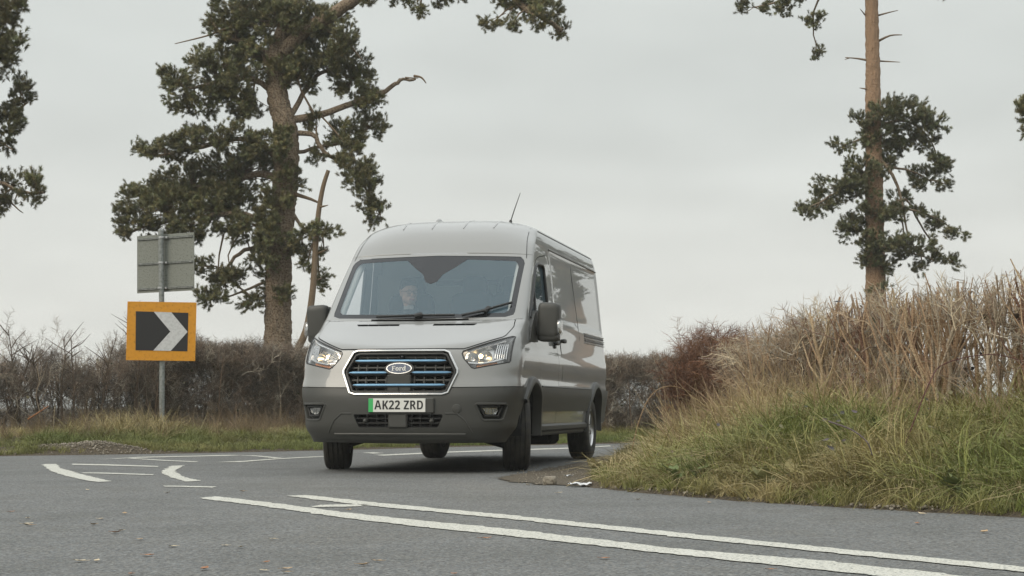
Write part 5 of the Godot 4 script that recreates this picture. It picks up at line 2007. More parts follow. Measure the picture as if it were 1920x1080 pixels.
	var WIN := [-1.11, 1.425, -1.64, 1.925, -1.71, 1.965, -1.80, 1.985, -2.06, 1.99, -2.10, 1.965, -2.11, 1.46, -2.08, 1.425, -1.16, 1.40]
	# front edge of the side follows the end of the nose surface
	var nose := []
	for k in range(0, 47):
		var r := frow(k * 0.5)
		nose.append([r[3], r[2]])
	# wing, ahead of the door
	var wing := []
	for e in nose:
		if e[1] > 0.772 and e[1] < 1.40:
			wing.append_array([e[0] + 0.002, e[1]])
	wing = [-0.592, 0.772] + wing + [-1.013, 1.40, -1.034, 1.385, -1.094, 1.225, -1.294, 1.085, -1.414, 0.955, -1.475, 0.72, -1.5, 0.40, -0.59, 0.40, -0.59, 0.76]
	b = spanel(wing, [A1])
	sided("front_wing", b, M["paint_grey"], van)
	# bumper return
	sided("bumper_end", spanel([-0.576, 0.52, -0.576, 0.768, -0.72, 0.768, -0.72, 0.52], [A1], 0.001), M["plastic_dark"], van)
	# door with window opening
	var doors := sided("front_door", spanel([-1.08, 1.43, -1.042, 1.385, -1.10, 1.22, -1.30, 1.08, -1.42, 0.95, -1.482, 0.72, -1.507, 0.42, -2.40, 0.42, -2.405, 1.40, -2.40, 1.70, -2.37, 2.02, -2.33, 2.085, -2.25, 2.10, -1.93, 2.065, -1.80, 2.04, -1.69, 2.0, -1.612, 1.945], [A1, WIN]), M["paint_grey"], van)
	# quarter panel between pillar and door top, and the load side
	var cant := []
	for e in nose:
		if e[1] > 1.405:
			cant.append_array([e[0] + 0.002, e[1]])
	cant = [-1.017, 1.404] + cant + [-2.6, 2.389, -5.93, 2.389, -5.93, 0.40, -2.408, 0.40, -2.412, 1.40, -2.407, 1.70, -2.376, 2.025, -2.335, 2.092, -2.25, 2.107, -1.93, 2.072, -1.795, 2.047, -1.684, 2.007, -1.604, 1.951, -1.074, 1.436, -1.036, 1.40]
	var loads := sided("load_side", spanel(cant, [A2], 0.0, Vector2(0.06, 0.03)), M["paint_grey"], van)
	for k in 2:
		var d: Node = doors[k]
		var ld: Node = loads[k]
		var mir := k == 1
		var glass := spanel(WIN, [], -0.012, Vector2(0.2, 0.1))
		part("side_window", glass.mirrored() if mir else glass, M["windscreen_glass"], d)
		var fr := B.new()
		var rim := dense(WIN, 0.05)
		var path := PackedVector3Array()
		for q in rim.size() + 1:
			path.append(srf_s(rim[q % rim.size()]))
		fr.tube(path, PackedFloat32Array([0.016]), 6, false)
		fr.tube(PackedVector3Array([srf_s(Vector2(-1.40, 1.41)), srf_s(Vector2(-1.47, 1.755))]), PackedFloat32Array([0.012]), 6)
		part("window_seal", fr.mirrored() if mir else fr, M["plastic_black"], d)
		# handles
		var hb := B.new()
		hb.lump(srf_s(Vector2(-2.27, 1.225)) + Vector3(0.028, 0, 0), Vector3(0.022, 0.022, 0.085), 0.5, 0.6)
		hb.lump(srf_s(Vector2(-2.27, 1.19)) + Vector3(0.006, 0, 0), Vector3(0.010, 0.02, 0.05), 0.7, 0.7)
		part("handle", hb.mirrored() if mir else hb, M["plastic_black"], d)
		hb = B.new()
		hb.lump(srf_s(Vector2(-2.70, 1.26)) + Vector3(0.028, 0, 0), Vector3(0.022, 0.022, 0.085), 0.5, 0.6)
		part("handle", hb.mirrored() if mir else hb, M["plastic_black"], ld)
		# sliding door shut lines, gutter, vents, slots
		var sh: B
		for ln in [[-2.62, 0.56, -2.62, 1.42], [-3.86, 0.56, -3.86, 2.12]]:
			sh = B.new()
			sh.tube(PackedVector3Array([srf_s(Vector2(ln[0], ln[1])), srf_s(Vector2(ln[0], (ln[1] + ln[3]) / 2)), srf_s(Vector2(ln[2], ln[3]))]), PackedFloat32Array([0.003]), 5)
			part("shut_line", sh.mirrored() if mir else sh, M["plastic_black"], ld)
		sh = B.new()
		var gp := PackedVector3Array()
		for q in 20:
			gp.append(srf_s(Vector2(lerpf(-2.5, -5.6, q / 19.0), 2.185)) + Vector3(0.004, 0, 0))
		sh.tube(gp, PackedFloat32Array([0.006]), 6)
		part("panel_crease", sh.mirrored() if mir else sh, M["plastic_dark"], ld)
		sh = B.new()
		gp = PackedVector3Array()
		for q in 20:
			gp.append(srf_s(Vector2(lerpf(-2.2, -5.8, q / 19.0), 2.345)) + Vector3(0.001, 0, 0))
		sh.tube(gp, PackedFloat32Array([0.005]), 6)
		part("roof_gutter", sh.mirrored() if mir else sh, M["plastic_dark"], ld)
		sh = B.new()
		for y in [1.375, 1.325]:
			sh.box(srf_s(Vector2(-4.9, y)) + Vector3(0.002, 0, 0), Vector3(0.012, 0.022, 1.35), 0.004)
		part("slide_rail", sh.mirrored() if mir else sh, M["plastic_black"], ld)
		sh = B.new()
		for y in [1.40, 1.35, 1.30]:
			sh.box(srf_s(Vector2(-4.9, y)) + Vector3(0.004, 0, 0), Vector3(0.018, 0.016, 1.40), 0.006)
		part("rail_cover", sh.mirrored() if mir else sh, M["paint_grey"], ld)
	# mouldings, sill, arches
	sided("side_moulding", spanel([-1.40, 0.545, -1.40, 0.775, -4.42, 0.775, -4.42, 0.545], [A1, A2], 0.016), M["plastic_dark"], van)
	var mt := B.new()
	mt.box(Vector3(1.03, 0.782, -2.93), Vector3(0.02, 0.022, 2.94), 0.008)
	sided("moulding_top", mt, M["plastic_dark"], van)
	sided("rear_moulding", spanel([-5.14, 0.42, -5.14, 0.775, -5.92, 0.775, -5.92, 0.42], [A2], 0.016), M["plastic_dark"], van)
	var sl := B.new()
	sl.box(Vector3(0.965, 0.385, -2.92), Vector3(0.07, 0.075, 2.80), 0.02)
	sl.box(Vector3(0.93, 0.335, -2.92), Vector3(0.08, 0.05, 2.70), 0.015)
	sided("sill", sl, M["plastic_dark"], van)
	for zc in [-1.03, -4.78]:
		var fl := B.new()
		var ring := []
		for k in 37:
			var an := lerpf(0.62 if zc > -2.0 else -0.12, PI + 0.12, k / 36.0)
			var cs := []
			for pr in [[0.425, -0.05], [0.428, 0.030], [0.445, 0.036], [0.485, 0.034], [0.497, 0.022], [0.502, -0.01]]:
				var y: float = 0.37 + pr[0] * sin(an)
				cs.append(Vector3(side_x(clampf(y, 0.42, 2.0)) + pr[1], y, zc + pr[0] * cos(an)))
			ring.append(PackedVector3Array(cs))
		fl.grid(ring, Vector3(0.6, 0.37, zc))
		sided("wheel_arch", fl, M["plastic_dark"], van)
		var liner := B.new()
		var lr := []
		for k in 25:
			var an := lerpf(-0.1, PI + 0.1, k / 24.0)
			lr.append(PackedVector3Array([Vector3(1.0, 0.37 + 0.44 * sin(an), zc + 0.44 * cos(an)), Vector3(0.62, 0.37 + 0.44 * sin(an), zc + 0.44 * cos(an)), Vector3(0.60, 0.37 + 0.1 * sin(an), zc + 0.1 * cos(an))]))
		liner.grid(lr)
		sided("wheel_arch_liner", liner, M["void_black"], van)
	# rear
	b = B.new()
	b.box(Vector3(0, 1.33, -5.90), Vector3(1.62, 1.90, 0.05), 0.02)
	part("rear_doors", b, M["paint_grey"], van)
	b = B.new()
	b.box(Vector3(0, 0.50, -5.90), Vector3(1.80, 0.24, 0.16), 0.04)
	part("rear_bumper", b, M["plastic_dark"], van)
	# ---- underside
	b = B.new()
	b.box(Vector3(0, 0.42, -2.9), Vector3(1.50, 0.20, 2.7), 0.04)
	b.box(Vector3(0, 0.50, -5.3), Vector3(1.3, 0.16, 1.0), 0.04)
	b.box(Vector3(0, 0.45, -0.85), Vector3(1.05, 0.25, 0.75), 0.05)
	b.box(Vector3(0, 0.62, -3.2), Vector3(1.86, 0.04, 5.2), 0.0)
	b.box(Vector3(0.62, 0.27, -3.6), Vector3(0.30, 0.16, 0.5), 0.04)
	b.box(Vector3(0.0, 0.33, -0.55), Vector3(1.2, 0.03, 0.6), 0.01)
	part("underbody", b, M["underbody"], van)
	for s in [-1, 1]:
		b = B.new()
		b.tube(PackedVector3Array([Vector3(s * 0.28, 0.33, -0.95), Vector3(s * 0.55, 0.29, -0.98), Vector3(s * 0.76, 0.235, -1.0)]), PackedFloat32Array([0.035, 0.03, 0.035]), 8)
		part("suspension_arm", b, M["underbody"], van)
	b = B.new()
	b.tube(PackedVector3Array([Vector3(-0.75, 0.35, -4.78), Vector3(0.75, 0.35, -4.78)]), PackedFloat32Array([0.06]), 10)
	b.lump(Vector3(0, 0.36, -4.78), Vector3(0.2, 0.15, 0.2), 0.8, 0.8)
	part("rear_axle", b, M["underbody"], van)
	# ---- wheels
	var wm := wheel_meshes()
	for w in [[0.862, -1.03, 0.235], [-0.862, -1.03, 0.215], [0.862, -4.78, 0.0], [-0.862, -4.78, 0.0]]:
		var wn := Node3D.new()
		wn.name = "wheel"
		van.add_child(wn, true)
		wn.position = Vector3(w[0], 0.349, w[1])
		wn.rotation = Vector3(0, w[2] + (0.0 if w[0] > 0 else PI), 0)
		reuse("tyre", wm[0], Transform3D(), wn)
		reuse("rim", wm[1], Transform3D(Basis(Vector3.RIGHT, 0.3 + w[1])), wn)
		reuse("brake_disc", wm[2], Transform3D(), wn)
	# ---- mirrors
	for s in [1, -1]:
		b = B.new()
		b.lump(Vector3(1.135, 1.40, -1.25), Vector3(0.108, 0.172, 0.085), 0.34, 0.5, Basis(Vector3.FORWARD, 0.06))
		var mir := part("door_mirror", b if s == 1 else b.mirrored(), M["plastic_dark"], van)
		b = B.new()
		b.box(Vector3(1.02, 1.305, -1.27), Vector3(0.20, 0.085, 0.10), 0.02)
		b.lump(Vector3(1.13, 1.245, -1.255), Vector3(0.105, 0.045, 0.08), 0.6, 0.5)
		part("mirror_arm", b if s == 1 else b.mirrored(), M["plastic_dark"], mir)
		b = B.new()
		b.slab(PackedVector2Array([Vector2(-0.93, 1.20), Vector2(-1.32, 1.20), Vector2(-1.40, 1.40), Vector2(-1.29, 1.50), Vector2(-1.16, 1.46), Vector2(-1.0, 1.33)]), -0.03, 0.03, Transform3D(Basis(Vector3(0, 0, 1), Vector3(0, 1, 0), Vector3(-1, 0, 0)), Vector3(0.985, 0, 0)))
		part("mirror_base", b if s == 1 else b.mirrored(), M["plastic_dark"], mir)
		b = B.new()
		b.lump(Vector3(1.240, 1.335, -1.225), Vector3(0.026, 0.075, 0.06), 0.5, 0.6)
		part("indicator_lens", b if s == 1 else b.mirrored(), M["clear_lens"], mir)
		b = B.new()
		b.lump(Vector3(1.236, 1.335, -1.225), Vector3(0.020, 0.062, 0.048), 0.6, 0.6)
		part("indicator", b if s == 1 else b.mirrored(), M["chrome"], mir)
		b = B.new()
		b.box(Vector3(1.135, 1.41, -1.336), Vector3(0.18, 0.30, 0.004), 0.0)
		part("mirror_glass", b if s == 1 else b.mirrored(), M["chrome"], mir)
	# ---- wipers
	b = B.new()
	fstrip(b, [-0.42, 1.415, -0.1, 1.424, 0.33, 1.425], 0.009, 0.012, 0.030)
	fstrip(b, [-0.05, 1.412, 0.02, 1.43], 0.022, 0.005, 0.045)
	part("wiper", b, M["plastic_black"], van)
	b = B.new()
	fstrip(b, [0.40, 1.418, 0.62, 1.475, 0.83, 1.545], 0.009, 0.014, 0.032)
	fstrip(b, [0.40, 1.412, 0.60, 1.455, 0.64, 1.478], 0.011, 0.026, 0.042)
	fstrip(b, [0.60, 1.452, 0.635, 1.495], 0.020, 0.010, 0.040)
	part("wiper", b, M["plastic_black"], van)
	# ---- number plate
	b = B.new()
	b.box(Vector3(0.035, 0.60, 0.004), Vector3(0.60, 0.135, 0.03), 0.008)
	var holder := part("plate_holder", b, M["plastic_dark"], van)
	b = B.new()
	b.box(Vector3(0.0, 0.602, 0.024), Vector3(0.52, 0.120, 0.008), 0.002)
	var plate := part("number_plate", b, M["plate_white"], holder)
	plate.set_meta("label", "white number plate with green band")
	b = B.new()
	b.box(Vector3(-0.2385, 0.602, 0.0288), Vector3(0.042, 0.119, 0.0012), 0.0)
	part("green_band", b, M["plate_green"], holder)
	letters("registration", "AK22 ZRD", 0.078, 0.002, Transform3D(Basis().scaled(Vector3(0.92, 1.0, 1.0)), Vector3(0.020, 0.603, 0.0286)), M["ink_black"], holder, false)
	build_cab(van)

func letters(called: String, text: String, size: float, depth: float, xf: Transform3D, m: Material, parent: Node, script: bool) -> void:
	var f := SystemFont.new()
	f.font_names = PackedStringArray(["Droid Serif"] if script else ["Droid Sans"])
	f.font_weight = 700
	f.font_italic = script
	var t := TextMesh.new()
	t.text = text
	t.font = f
	t.font_size = 64
	t.pixel_size = size / 46.0
	t.depth = depth
	t.curve_step = 1.0
	t.material = m
	var o := MeshInstance3D.new()
	o.name = called
	o.mesh = t
	o.transform = xf
	parent.add_child(o, true)

func headlamp(van: Node3D, HL: Array, s: int) -> void:
	var b := B.new()
	fwall(b, HL, -0.002, -0.09)
	var bk := fpanel(HL, [], -0.085)
	plus(b, bk)
	var lamp := part("headlight", b if s == 1 else b.mirrored(), M["satin_silver"], van)
	b = B.new()
	fstrip(b, HL, 0.006, -0.02, 0.003, true)
	part("seal", b if s == 1 else b.mirrored(), M["plastic_black"], lamp)
	b = fpanel(HL, [], -0.004, 0.7)
	part("lens", b if s == 1 else b.mirrored(), M["clear_lens"], lamp)
	# reflector bowls, bezel, bulb
	b = B.new()
	for q in [[0.655, 1.035, 0.058], [0.775, 1.055, 0.060]]:
		var o := fpt(q[0], q[1], -0.075)
		var xf := Transform3D(facing(Vector3(0.12, 0, 1)), o)
		var pr := []
		for k in 7:
			var r: float = q[2] * k / 6.0
			pr.append(Vector2(r, 0.052 * pow(k / 6.0, 2.0)))
		b.lathe(pr, 20, xf, o + Vector3(0, 0, 1))
	part("reflector", b if s == 1 else b.mirrored(), M["chrome"], lamp)
	b = B.new()
	fstrip(b, [0.60, 0.985, 0.72, 0.978, 0.83, 0.998, 0.90, 1.02], 0.010, -0.08, -0.018)
	for k in 6:
		fstrip(b, [0.845 + k * 0.018, 1.02, 0.85 + k * 0.017, 1.165], 0.005, -0.085, -0.03)
	fstrip(b, [0.60, 1.085, 0.75, 1.138, 0.90, 1.195], 0.008, -0.08, -0.02)
	part("bezel", b if s == 1 else b.mirrored(), M["chrome"], lamp)
	b = B.new()
	fstrip(b, [0.69, 0.955, 0.80, 0.972, 0.87, 0.985], 0.012, -0.08, -0.04)
	part("turn_lamp", b if s == 1 else b.mirrored(), M["amber"], lamp)
	b = B.new()
	var bo := fpt(0.72, 1.05, -0.035)
	b.lump(bo, Vector3(0.019, 0.019, 0.016), 1.0, 1.0)
	part("bulb", b if s == 1 else b.mirrored(), M["lit_bulb"], lamp)
	b = B.new()
	fstrip(b, [0.592, 1.03, 0.60, 1.06, 0.62, 1.078], 0.010, -0.07, -0.03)
	part("running_lamp", b if s == 1 else b.mirrored(), M["lit_strip"], lamp)
	var sp := SpotLight3D.new()
	sp.name = "low_beam"
	sp.position = Vector3(bo.x * s, bo.y, bo.z + 0.022)
	sp.rotation_degrees = Vector3(-4, 180, 0)
	sp.spot_angle = 40
	sp.light_energy = 0.25
	sp.light_size = 0.02
	sp.spot_range = 30.0
	sp.light_color = Color(1, 0.88, 0.68)
	sp.shadow_enabled = true
	lamp.add_child(sp)

func wheel_meshes() -> Array:
	var xf := Transform3D(Basis(Vector3(0, 1, 0), Vector3(1, 0, 0), Vector3(0, 0, 1)), Vector3.ZERO)   # lathe axis along x
	var prof := [Vector2(0.205, -0.105), Vector2(0.225, -0.118), Vector2(0.27, -0.124), Vector2(0.315, -0.118), Vector2(0.336, -0.106), Vector2(0.345, -0.092)]
	for g in [-0.066, -0.022, 0.022, 0.066]:
		prof.append_array([Vector2(0.3485, g - 0.007), Vector2(0.3485, g - 0.0065), Vector2(0.338, g - 0.005), Vector2(0.338, g + 0.005), Vector2(0.3485, g + 0.0065), Vector2(0.3485, g + 0.007)])
	prof.append_array([Vector2(0.345, 0.092), Vector2(0.336, 0.106), Vector2(0.315, 0.118), Vector2(0.27, 0.124), Vector2(0.225, 0.118), Vector2(0.205, 0.105)])
	var t := B.new()
	t.lathe(prof, 64, xf)
	var r := B.new()
	r.lathe([Vector2(0.206, 0.112), Vector2(0.212, 0.108), Vector2(0.205, 0.098), Vector2(0.195, 0.085), Vector2(0.188, 0.0), Vector2(0.195, -0.10), Vector2(0.208, -0.108)], 48, xf)
	r.lathe([Vector2(0.0, 0.085), Vector2(0.03, 0.084), Vector2(0.034, 0.078), Vector2(0.07, 0.074), Vector2(0.075, 0.04)], 32, xf, Vector3(-0.1, 0, 0))
	for k in 10:
		var an := TAU * k / 10.0 + (0.10 if k % 2 == 0 else -0.10)
		var bas := Basis(Vector3.RIGHT, an)
		r.box(bas * Vector3(0.066, 0.13, 0.0), Vector3(0.03, 0.155, 0.026), 0.007, bas)
	for k in 5:
		var an := TAU * (k + 0.25) / 5.0
		r.lump(Vector3(0.078, 0.052 * cos(an), 0.052 * sin(an)), Vector3(0.012, 0.009, 0.009), 1, 1, Basis(), 8, 6)
	var d := B.new()
	d.lathe([Vector2(0.0, 0.02), Vector2(0.16, 0.02), Vector2(0.16, 0.0), Vector2(0.0, 0.0)], 32, xf)
	d.lathe([Vector2(0.0, -0.02), Vector2(0.19, -0.02)], 32, xf)
	return [t.mesh(M["rubber"]), r.mesh(M["satin_silver"]), d.mesh(M["underbody"])]

func build_cab(van: Node3D) -> void:
	var b := B.new()
	b.lump(Vector3(0, 1.20, -1.28), Vector3(0.90, 0.17, 0.38), 0.35, 0.35)
	b.box(Vector3(0, 0.95, -1.20), Vector3(1.8, 0.55, 0.30), 0.03)
	b.lump(Vector3(-0.42, 1.36, -1.48), Vector3(0.19, 0.05, 0.12), 0.6, 0.6)
	part("dashboard", b, M["dash_dark"], van)
	b = B.new()
	b.box(Vector3(0, 0.66, -1.9), Vector3(1.86, 0.04, 1.2), 0.0)
	part("cab_floor", b, M["dash_dark"], van)
	b = B.new()
	b.box(Vector3(0, 1.30, -2.52), Vector3(1.82, 1.30, 0.03), 0.01)
	b.box(Vector3(0, 2.10, -2.52), Vector3(1.72, 0.40, 0.03), 0.01)
	var bh := part("bulkhead", b, M["trim_pale"], van)
	b = B.new()
	b.box(Vector3(0.05, 1.86, -2.50), Vector3(0.66, 0.05, 0.02), 0.008)
	b.box(Vector3(0.05, 1.42, -2.50), Vector3(0.66, 0.05, 0.02), 0.008)
	b.box(Vector3(0.38, 1.64, -2.50), Vector3(0.05, 0.40, 0.02), 0.008)
	part("bulkhead_frame", b, M["dash_dark"], bh)
	b = B.new()
	b.box(Vector3(0, 2.13, -2.08), Vector3(1.6, 0.03, 0.8), 0.01)
	part("headliner", b, M["trim_pale"], van)
	# trim inside the pillars
	for s in [-1, 1]:
		b = B.new()
		var path := PackedVector3Array()
		for k in 7:
			var y := lerpf(1.42, 2.04, k / 6.0)
			path.append(fpt(0.85 - 0.03 * k / 6.0, y, -0.06) * Vector3(s, 1, 1))
		b.tube(path, PackedFloat32Array([0.045]), 8)
		part("pillar_trim", b, M["trim_pale"], van)
	for x in [-0.44, 0.20, 0.62]:
		b = B.new()
		b.lump(Vector3(x, 1.36, -2.16), Vector3(0.235, 0.38, 0.10), 0.35, 0.45, Basis(Vector3.RIGHT, 0.12))
		b.lump(Vector3(x, 0.98, -1.92), Vector3(0.25, 0.10, 0.27), 0.4, 0.4)
		b.box(Vector3(x, 0.78, -1.95), Vector3(0.40, 0.26, 0.42), 0.03)
		var seat := part("seat", b, M["seat_cloth"], van)
		b = B.new()
		b.lump(Vector3(x, 1.80, -2.20), Vector3(0.13, 0.105, 0.05), 0.45, 0.5)
		b.tube(PackedVector3Array([Vector3(x - 0.06, 1.68, -2.18), Vector3(x - 0.06, 1.76, -2.2)]), PackedFloat32Array([0.008]), 6)
		b.tube(PackedVector3Array([Vector3(x + 0.06, 1.68, -2.18), Vector3(x + 0.06, 1.76, -2.2)]), PackedFloat32Array([0.008]), 6)
		part("headrest", b, M["seat_cloth"], seat)
	# steering wheel
	b = B.new()
	var c := Vector3(-0.42, 1.30, -1.60)
	var bas := Basis(Vector3.RIGHT, 1.05)
	var ring := PackedVector3Array()
	for k in 33:
		ring.append(c + bas * Vector3(0.19 * cos(TAU * k / 32.0), 0, 0.19 * sin(TAU * k / 32.0)))
	b.tube(ring, PackedFloat32Array([0.015]), 8, false)
	for an in [0.0, PI, PI / 2]:
		b.tube(PackedVector3Array([c, c + bas * Vector3(0.19 * cos(an), 0, 0.19 * sin(an))]), PackedFloat32Array([0.014]), 6)
	b.lump(c, Vector3(0.06, 0.03, 0.06), 0.8, 0.8, bas)
	part("steering_wheel", b, M["plastic_black"], van)

# ------------------------------------------------------------------ driver
# field of tapered capsules joined smoothly, meshed as surface nets
func body_net(b: B, bones: Array, k: float, cell: float, paint: Callable) -> void:
	var box := AABB(bones[0][0], Vector3.ZERO)
	for e in bones:
		var r: float = maxf(e[2], e[3]) + cell * 3.0 + k * 0.5
		box = box.merge(AABB(e[0] - Vector3.ONE * r, Vector3.ONE * r * 2)).merge(AABB(e[1] - Vector3.ONE * r, Vector3.ONE * r * 2))
	var n := Vector3i((box.size / cell).ceil()) + Vector3i.ONE
	var f := PackedFloat32Array()
	f.resize(n.x * n.y * n.z)
	f.fill(1.0)
	for e in bones:
		var a: Vector3 = e[0]
		var d: Vector3 = e[1] - a
		var l2 := maxf(d.length_squared(), 1e-9)
		var r: float = maxf(e[2], e[3]) + k + cell * 2.0
		var bb := AABB(a, Vector3.ZERO).expand(e[1]).grow(r)
		var lo := Vector3i(((bb.position - box.position) / cell).floor()).clamp(Vector3i.ZERO, n - Vector3i.ONE)
		var hi := Vector3i(((bb.end - box.position) / cell).ceil()).clamp(Vector3i.ZERO, n - Vector3i.ONE)
		for z in range(lo.z, hi.z + 1):
			for y in range(lo.y, hi.y + 1):
				for x in range(lo.x, hi.x + 1):
					var p := box.position + Vector3(x, y, z) * cell
					var t := clampf((p - a).dot(d) / l2, 0.0, 1.0)
					var s := (p - a - d * t).length() - lerpf(e[2], e[3], t)
					var q := (z * n.y + y) * n.x + x
					var o := f[q]
					var h := maxf(k - absf(o - s), 0.0) / k
					f[q] = minf(o, s) - h * h * k * 0.25
	var ids := {}
	var corner := [Vector3i(0, 0, 0), Vector3i(1, 0, 0), Vector3i(0, 1, 0), Vector3i(1, 1, 0), Vector3i(0, 0, 1), Vector3i(1, 0, 1), Vector3i(0, 1, 1), Vector3i(1, 1, 1)]
	var edges := [[0, 1], [2, 3], [4, 5], [6, 7], [0, 2], [1, 3], [4, 6], [5, 7], [0, 4], [1, 5], [2, 6], [3, 7]]
	var at := func(c: Vector3i) -> float: return f[(c.z * n.y + c.y) * n.x + c.x]
	for z in n.z - 1:
		for y in n.y - 1:
			for x in n.x - 1:
				var q := (z * n.y + y) * n.x + x
				var v0 := f[q]
				if v0 > cell * 2.0 or v0 < -cell * 2.0:
					continue
				var vals := PackedFloat32Array()
				var neg := 0
				for c in corner:
					var w: float = f[((z + c.z) * n.y + y + c.y) * n.x + x + c.x]
					vals.append(w)
					if w < 0.0:
						neg += 1
				if neg == 0 or neg == 8:
					continue
				var sum := Vector3.ZERO
				var m := 0
				for e in edges:
					var fa := vals[e[0]]
					var fb := vals[e[1]]
					if (fa < 0.0) != (fb < 0.0):
						sum += Vector3(corner[e[0]]).lerp(Vector3(corner[e[1]]), fa / (fa - fb))
						m += 1
				var p := box.position + (Vector3(x, y, z) + sum / m) * cell
				var g := Vector3(vals[1] + vals[3] + vals[5] + vals[7] - vals[0] - vals[2] - vals[4] - vals[6], vals[2] + vals[3] + vals[6] + vals[7] - vals[0] - vals[1] - vals[4] - vals[5], vals[4] + vals[5] + vals[6] + vals[7] - vals[0] - vals[1] - vals[2] - vals[3]).normalized()
				b.col = paint.call(p)
				ids[Vector3i(x, y, z)] = b.put(p, g)
	for c in ids.keys():
		for ax in 3:
			var stepv := Vector3i.ZERO
			stepv[ax] = 1
			var v0: float = at.call(c)
			var v1: float = at.call(c + stepv)
			if (v0 < 0.0) == (v1 < 0.0):
				continue
			var u := Vector3i.ZERO
			u[(ax + 1) % 3] = 1
			var w := Vector3i.ZERO
			w[(ax + 2) % 3] = 1
			var quad := [c, c - u, c - u - w, c - w]
			var ok := true
			for e in quad:
				ok = ok and ids.has(e)
			if not ok:
				continue
			var i0: int = ids[quad[0]]
			var i1: int = ids[quad[1]]
			var i2: int = ids[quad[2]]
			var i3: int = ids[quad[3]]
			var fn := (b.v[i2] - b.v[i0]).cross(b.v[i1] - b.v[i0])
			if fn.dot(b.n[i0] + b.n[i1] + b.n[i2]) < 0.0:
				b.i.append_array(PackedInt32Array([i0, i2, i1, i0, i3, i2]))
			else:
				b.i.append_array(PackedInt32Array([i0, i1, i2, i0, i2, i3]))

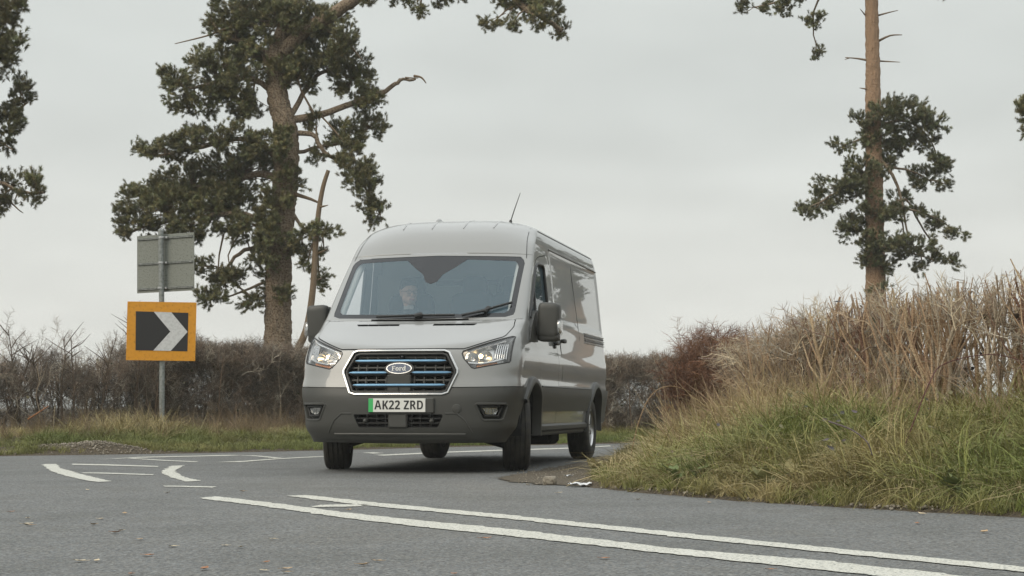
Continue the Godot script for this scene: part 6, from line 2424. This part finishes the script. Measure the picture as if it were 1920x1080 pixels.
func build_driver() -> void:
	# axes as the van's: seat under x = -0.42; the head is turned to his left
	var o := Vector3(-0.42, 1.07, -1.92)
	var node := thing("person", "driver in a dark jacket and glasses behind the windscreen, head turned to his left", "person", van_frame * o, VAN_TURN)
	var b := B.new()
	b.colored = true
	var cloth := Color(0.022, 0.024, 0.03)
	var jeans := Color(0.02, 0.025, 0.04)
	var skin := Color(0.52, 0.33, 0.25)
	var shirt := Color(0.42, 0.42, 0.40)
	var neck := Vector3(0, 0.53, -0.04)
	var bones := [
		[Vector3(-0.08, 0.02, -0.03), Vector3(0.08, 0.02, -0.03), 0.13, 0.13], [Vector3(0, 0.05, -0.04), Vector3(0, 0.28, -0.10), 0.145, 0.15], [Vector3(-0.07, 0.33, -0.10), Vector3(0.07, 0.33, -0.10), 0.13, 0.13],
		[Vector3(0, 0.40, -0.10), Vector3(-0.17, 0.41, -0.10), 0.09, 0.075], [Vector3(0, 0.40, -0.10), Vector3(0.17, 0.41, -0.10), 0.09, 0.075],
		[Vector3(0, 0.42, -0.09), neck + Vector3(0, 0.06, 0.02), 0.066, 0.056]]
	for s in [-1, 1]:
		var sh := Vector3(s * 0.19, 0.40, -0.10)
		var el := Vector3(s * 0.255, 0.19, 0.10)
		var wr := Vector3(s * 0.165, 0.235, 0.275)
		bones.append([sh, el, 0.066, 0.048])
		bones.append([el, wr, 0.048, 0.034])
		bones.append([Vector3(s * 0.10, 0.02, 0.0), Vector3(s * 0.14, 0.06, 0.40), 0.095, 0.07])
		bones.append([Vector3(s * 0.14, 0.06, 0.40), Vector3(s * 0.13, -0.32, 0.46), 0.066, 0.048])
		bones.append([Vector3(s * 0.13, -0.34, 0.45), Vector3(s * 0.13, -0.36, 0.60), 0.045, 0.038])
	body_net(b, bones, 0.05, 0.014, func(p: Vector3) -> Color:
		if p.y > 0.53:
			return skin
		if p.y > 0.495 and absf(p.x) < 0.05 and p.z > -0.06:
			return shirt
		return jeans if p.y < 0.10 or p.z > 0.33 and p.y < 0.14 else cloth)
	# hands closed on the wheel rim
	for s in [-1, 1]:
		var wr := Vector3(s * 0.165, 0.235, 0.275)
		var palm := Vector3(s * 0.178, 0.255, 0.325)
		var hand := [[wr, palm, 0.028, 0.030], [palm + Vector3(s * 0.012, 0.022, 0.008), palm + Vector3(-s * 0.004, -0.024, 0.006), 0.019, 0.019]]
		for fgr in 4:
			var q := palm + Vector3(s * 0.006, 0.030 - 0.020 * fgr, 0.018)
			var m := q + Vector3(s * 0.022, 0.0, 0.026 - 0.004 * absf(fgr - 1.3))
			var t := m + Vector3(s * 0.008, -0.004, -0.03)
			hand.append([q, m, 0.0095, 0.0088])
			hand.append([m, t, 0.0088, 0.0075])
		hand.append([palm + Vector3(-s * 0.012, 0.02, 0.004), palm + Vector3(-s * 0.016, 0.045, 0.026), 0.012, 0.010])
		hand.append([palm + Vector3(-s * 0.016, 0.045, 0.026), palm + Vector3(s * 0.002, 0.058, 0.040), 0.010, 0.008])
		body_net(b, hand, 0.008, 0.004, func(_p: Vector3) -> Color: return skin)
	# head
	var hd := Vector3(0.0, 0.655, -0.015)
	var turn := Basis(Vector3.UP, 0.62) * Basis(Vector3.RIGHT, 0.06)
	var at := func(x: float, y: float, z: float) -> Vector3: return hd + turn * Vector3(x, y, z)
	var skull := [
		[at.call(0, 0.045, -0.02), at.call(0, 0.03, 0.01), 0.084, 0.082], [at.call(0, 0.0, 0.018), at.call(0, -0.075, 0.042), 0.066, 0.040], [at.call(-0.03, -0.055, 0.02), at.call(0.03, -0.055, 0.02), 0.045, 0.045],
		[at.call(0, 0.012, 0.088), at.call(0, -0.026, 0.106), 0.010, 0.014], [at.call(-0.035, 0.034, 0.078), at.call(0.035, 0.034, 0.078), 0.012, 0.012],
		[at.call(-0.022, -0.058, 0.080), at.call(0.022, -0.058, 0.080), 0.009, 0.009], [at.call(-0.020, -0.070, 0.078), at.call(0.020, -0.070, 0.078), 0.009, 0.009],
		[at.call(-0.034, -0.012, 0.070), at.call(-0.040, -0.020, 0.055), 0.020, 0.018], [at.call(0.034, -0.012, 0.070), at.call(0.040, -0.020, 0.055), 0.020, 0.018],
		[at.call(-0.083, 0.02, -0.005), at.call(-0.080, -0.025, 0.0), 0.013, 0.010], [at.call(0.083, 0.02, -0.005), at.call(0.080, -0.025, 0.0), 0.013, 0.010],
		[neck, at.call(0, -0.05, -0.02), 0.054, 0.056]]
	body_net(b, skull, 0.018, 0.006, func(p: Vector3) -> Color:
		var q: Vector3 = turn.inverse() * (p - hd)
		if q.z > 0.075 and q.y < -0.055 and q.y > -0.075 and absf(q.x) < 0.026:
			return Color(0.36, 0.16, 0.14)
		return skin)
	part("body", b, M["person_mix"], node)
	# hair
	b = B.new()
	b.colored = true
	var hair := Color(0.035, 0.026, 0.02)
	var hb := [[at.call(0, 0.065, -0.03), at.call(0, 0.055, 0.0), 0.083, 0.079], [at.call(0, 0.0, -0.05), at.call(0, 0.04, -0.04), 0.07, 0.08], [at.call(-0.06, 0.06, 0.02), at.call(-0.066, 0.02, -0.01), 0.024, 0.022], [at.call(0.06, 0.06, 0.02), at.call(0.066, 0.02, -0.01), 0.024, 0.022], [at.call(-0.035, 0.098, 0.045), at.call(0.035, 0.098, 0.045), 0.025, 0.025]]
	body_net(b, hb, 0.02, 0.008, func(_p: Vector3) -> Color: return hair)
	part("hair", b, M["person_mix"], node)
	# eyes and glasses
	for s in [-1, 1]:
		b = B.new()
		b.lump(at.call(s * 0.032, 0.014, 0.074), Vector3(0.013, 0.011, 0.011), 1, 1, turn, 12, 8)
		var eye := part("eye", b, M["plate_white"], node)
		b = B.new()
		b.lump(at.call(s * 0.034, 0.014, 0.083), Vector3(0.006, 0.006, 0.004), 1, 1, turn, 10, 6)
		part("iris", b, M["ink_black"], eye)
	b = B.new()
	for s in [-1, 1]:
		var ring := PackedVector3Array()
		for k in 17:
			ring.append(at.call(s * 0.034 + 0.025 * cos(TAU * k / 16.0), 0.012 + 0.019 * sin(TAU * k / 16.0), 0.099))
		b.tube(ring, PackedFloat32Array([0.0022]), 5, false)
		b.tube(PackedVector3Array([at.call(s * 0.058, 0.016, 0.098), at.call(s * 0.084, 0.018, 0.03), at.call(s * 0.088, 0.012, -0.02)]), PackedFloat32Array([0.0022]), 5)
	b.tube(PackedVector3Array([at.call(-0.010, 0.016, 0.10), at.call(0.010, 0.016, 0.10)]), PackedFloat32Array([0.0022]), 5)
	part("glasses", b, M["plastic_black"], node)

const LEAVES := [[-2.80, 9.85], [-2.54, 9.31], [-2.36, 8.75], [-2.16, 9.24], [-1.86, 8.23], [-2.06, 8.79], [-1.83, 8.37], [-2.11, 9.66], [-1.65, 7.82], [-1.61, 6.71], [-1.57, 6.69], [-1.33, 6.21], [-1.19, 7.45], [-1.13, 7.38], [-1.45, 6.98], [-0.87, 6.31], [-0.83, 6.38], [-0.78, 6.26], [-1.40, 7.42], [-1.84, 12.23], [-0.94, 10.03], [-1.04, 7.82], [-0.57, 6.55], [-0.21, 6.21], [-0.14, 7.87], [-2.97, 12.42], [-2.36, 12.04], [-2.44, 8.83], [-1.11, 6.36], [-0.49, 6.71], [-0.93, 6.63], [0.94, 6.36], [2.02, 8.85], [2.24, 9.61], [2.18, 8.23], [1.21, 10.78], [0.30, 12.04], [0.78, 11.14], [0.34, 6.84]]
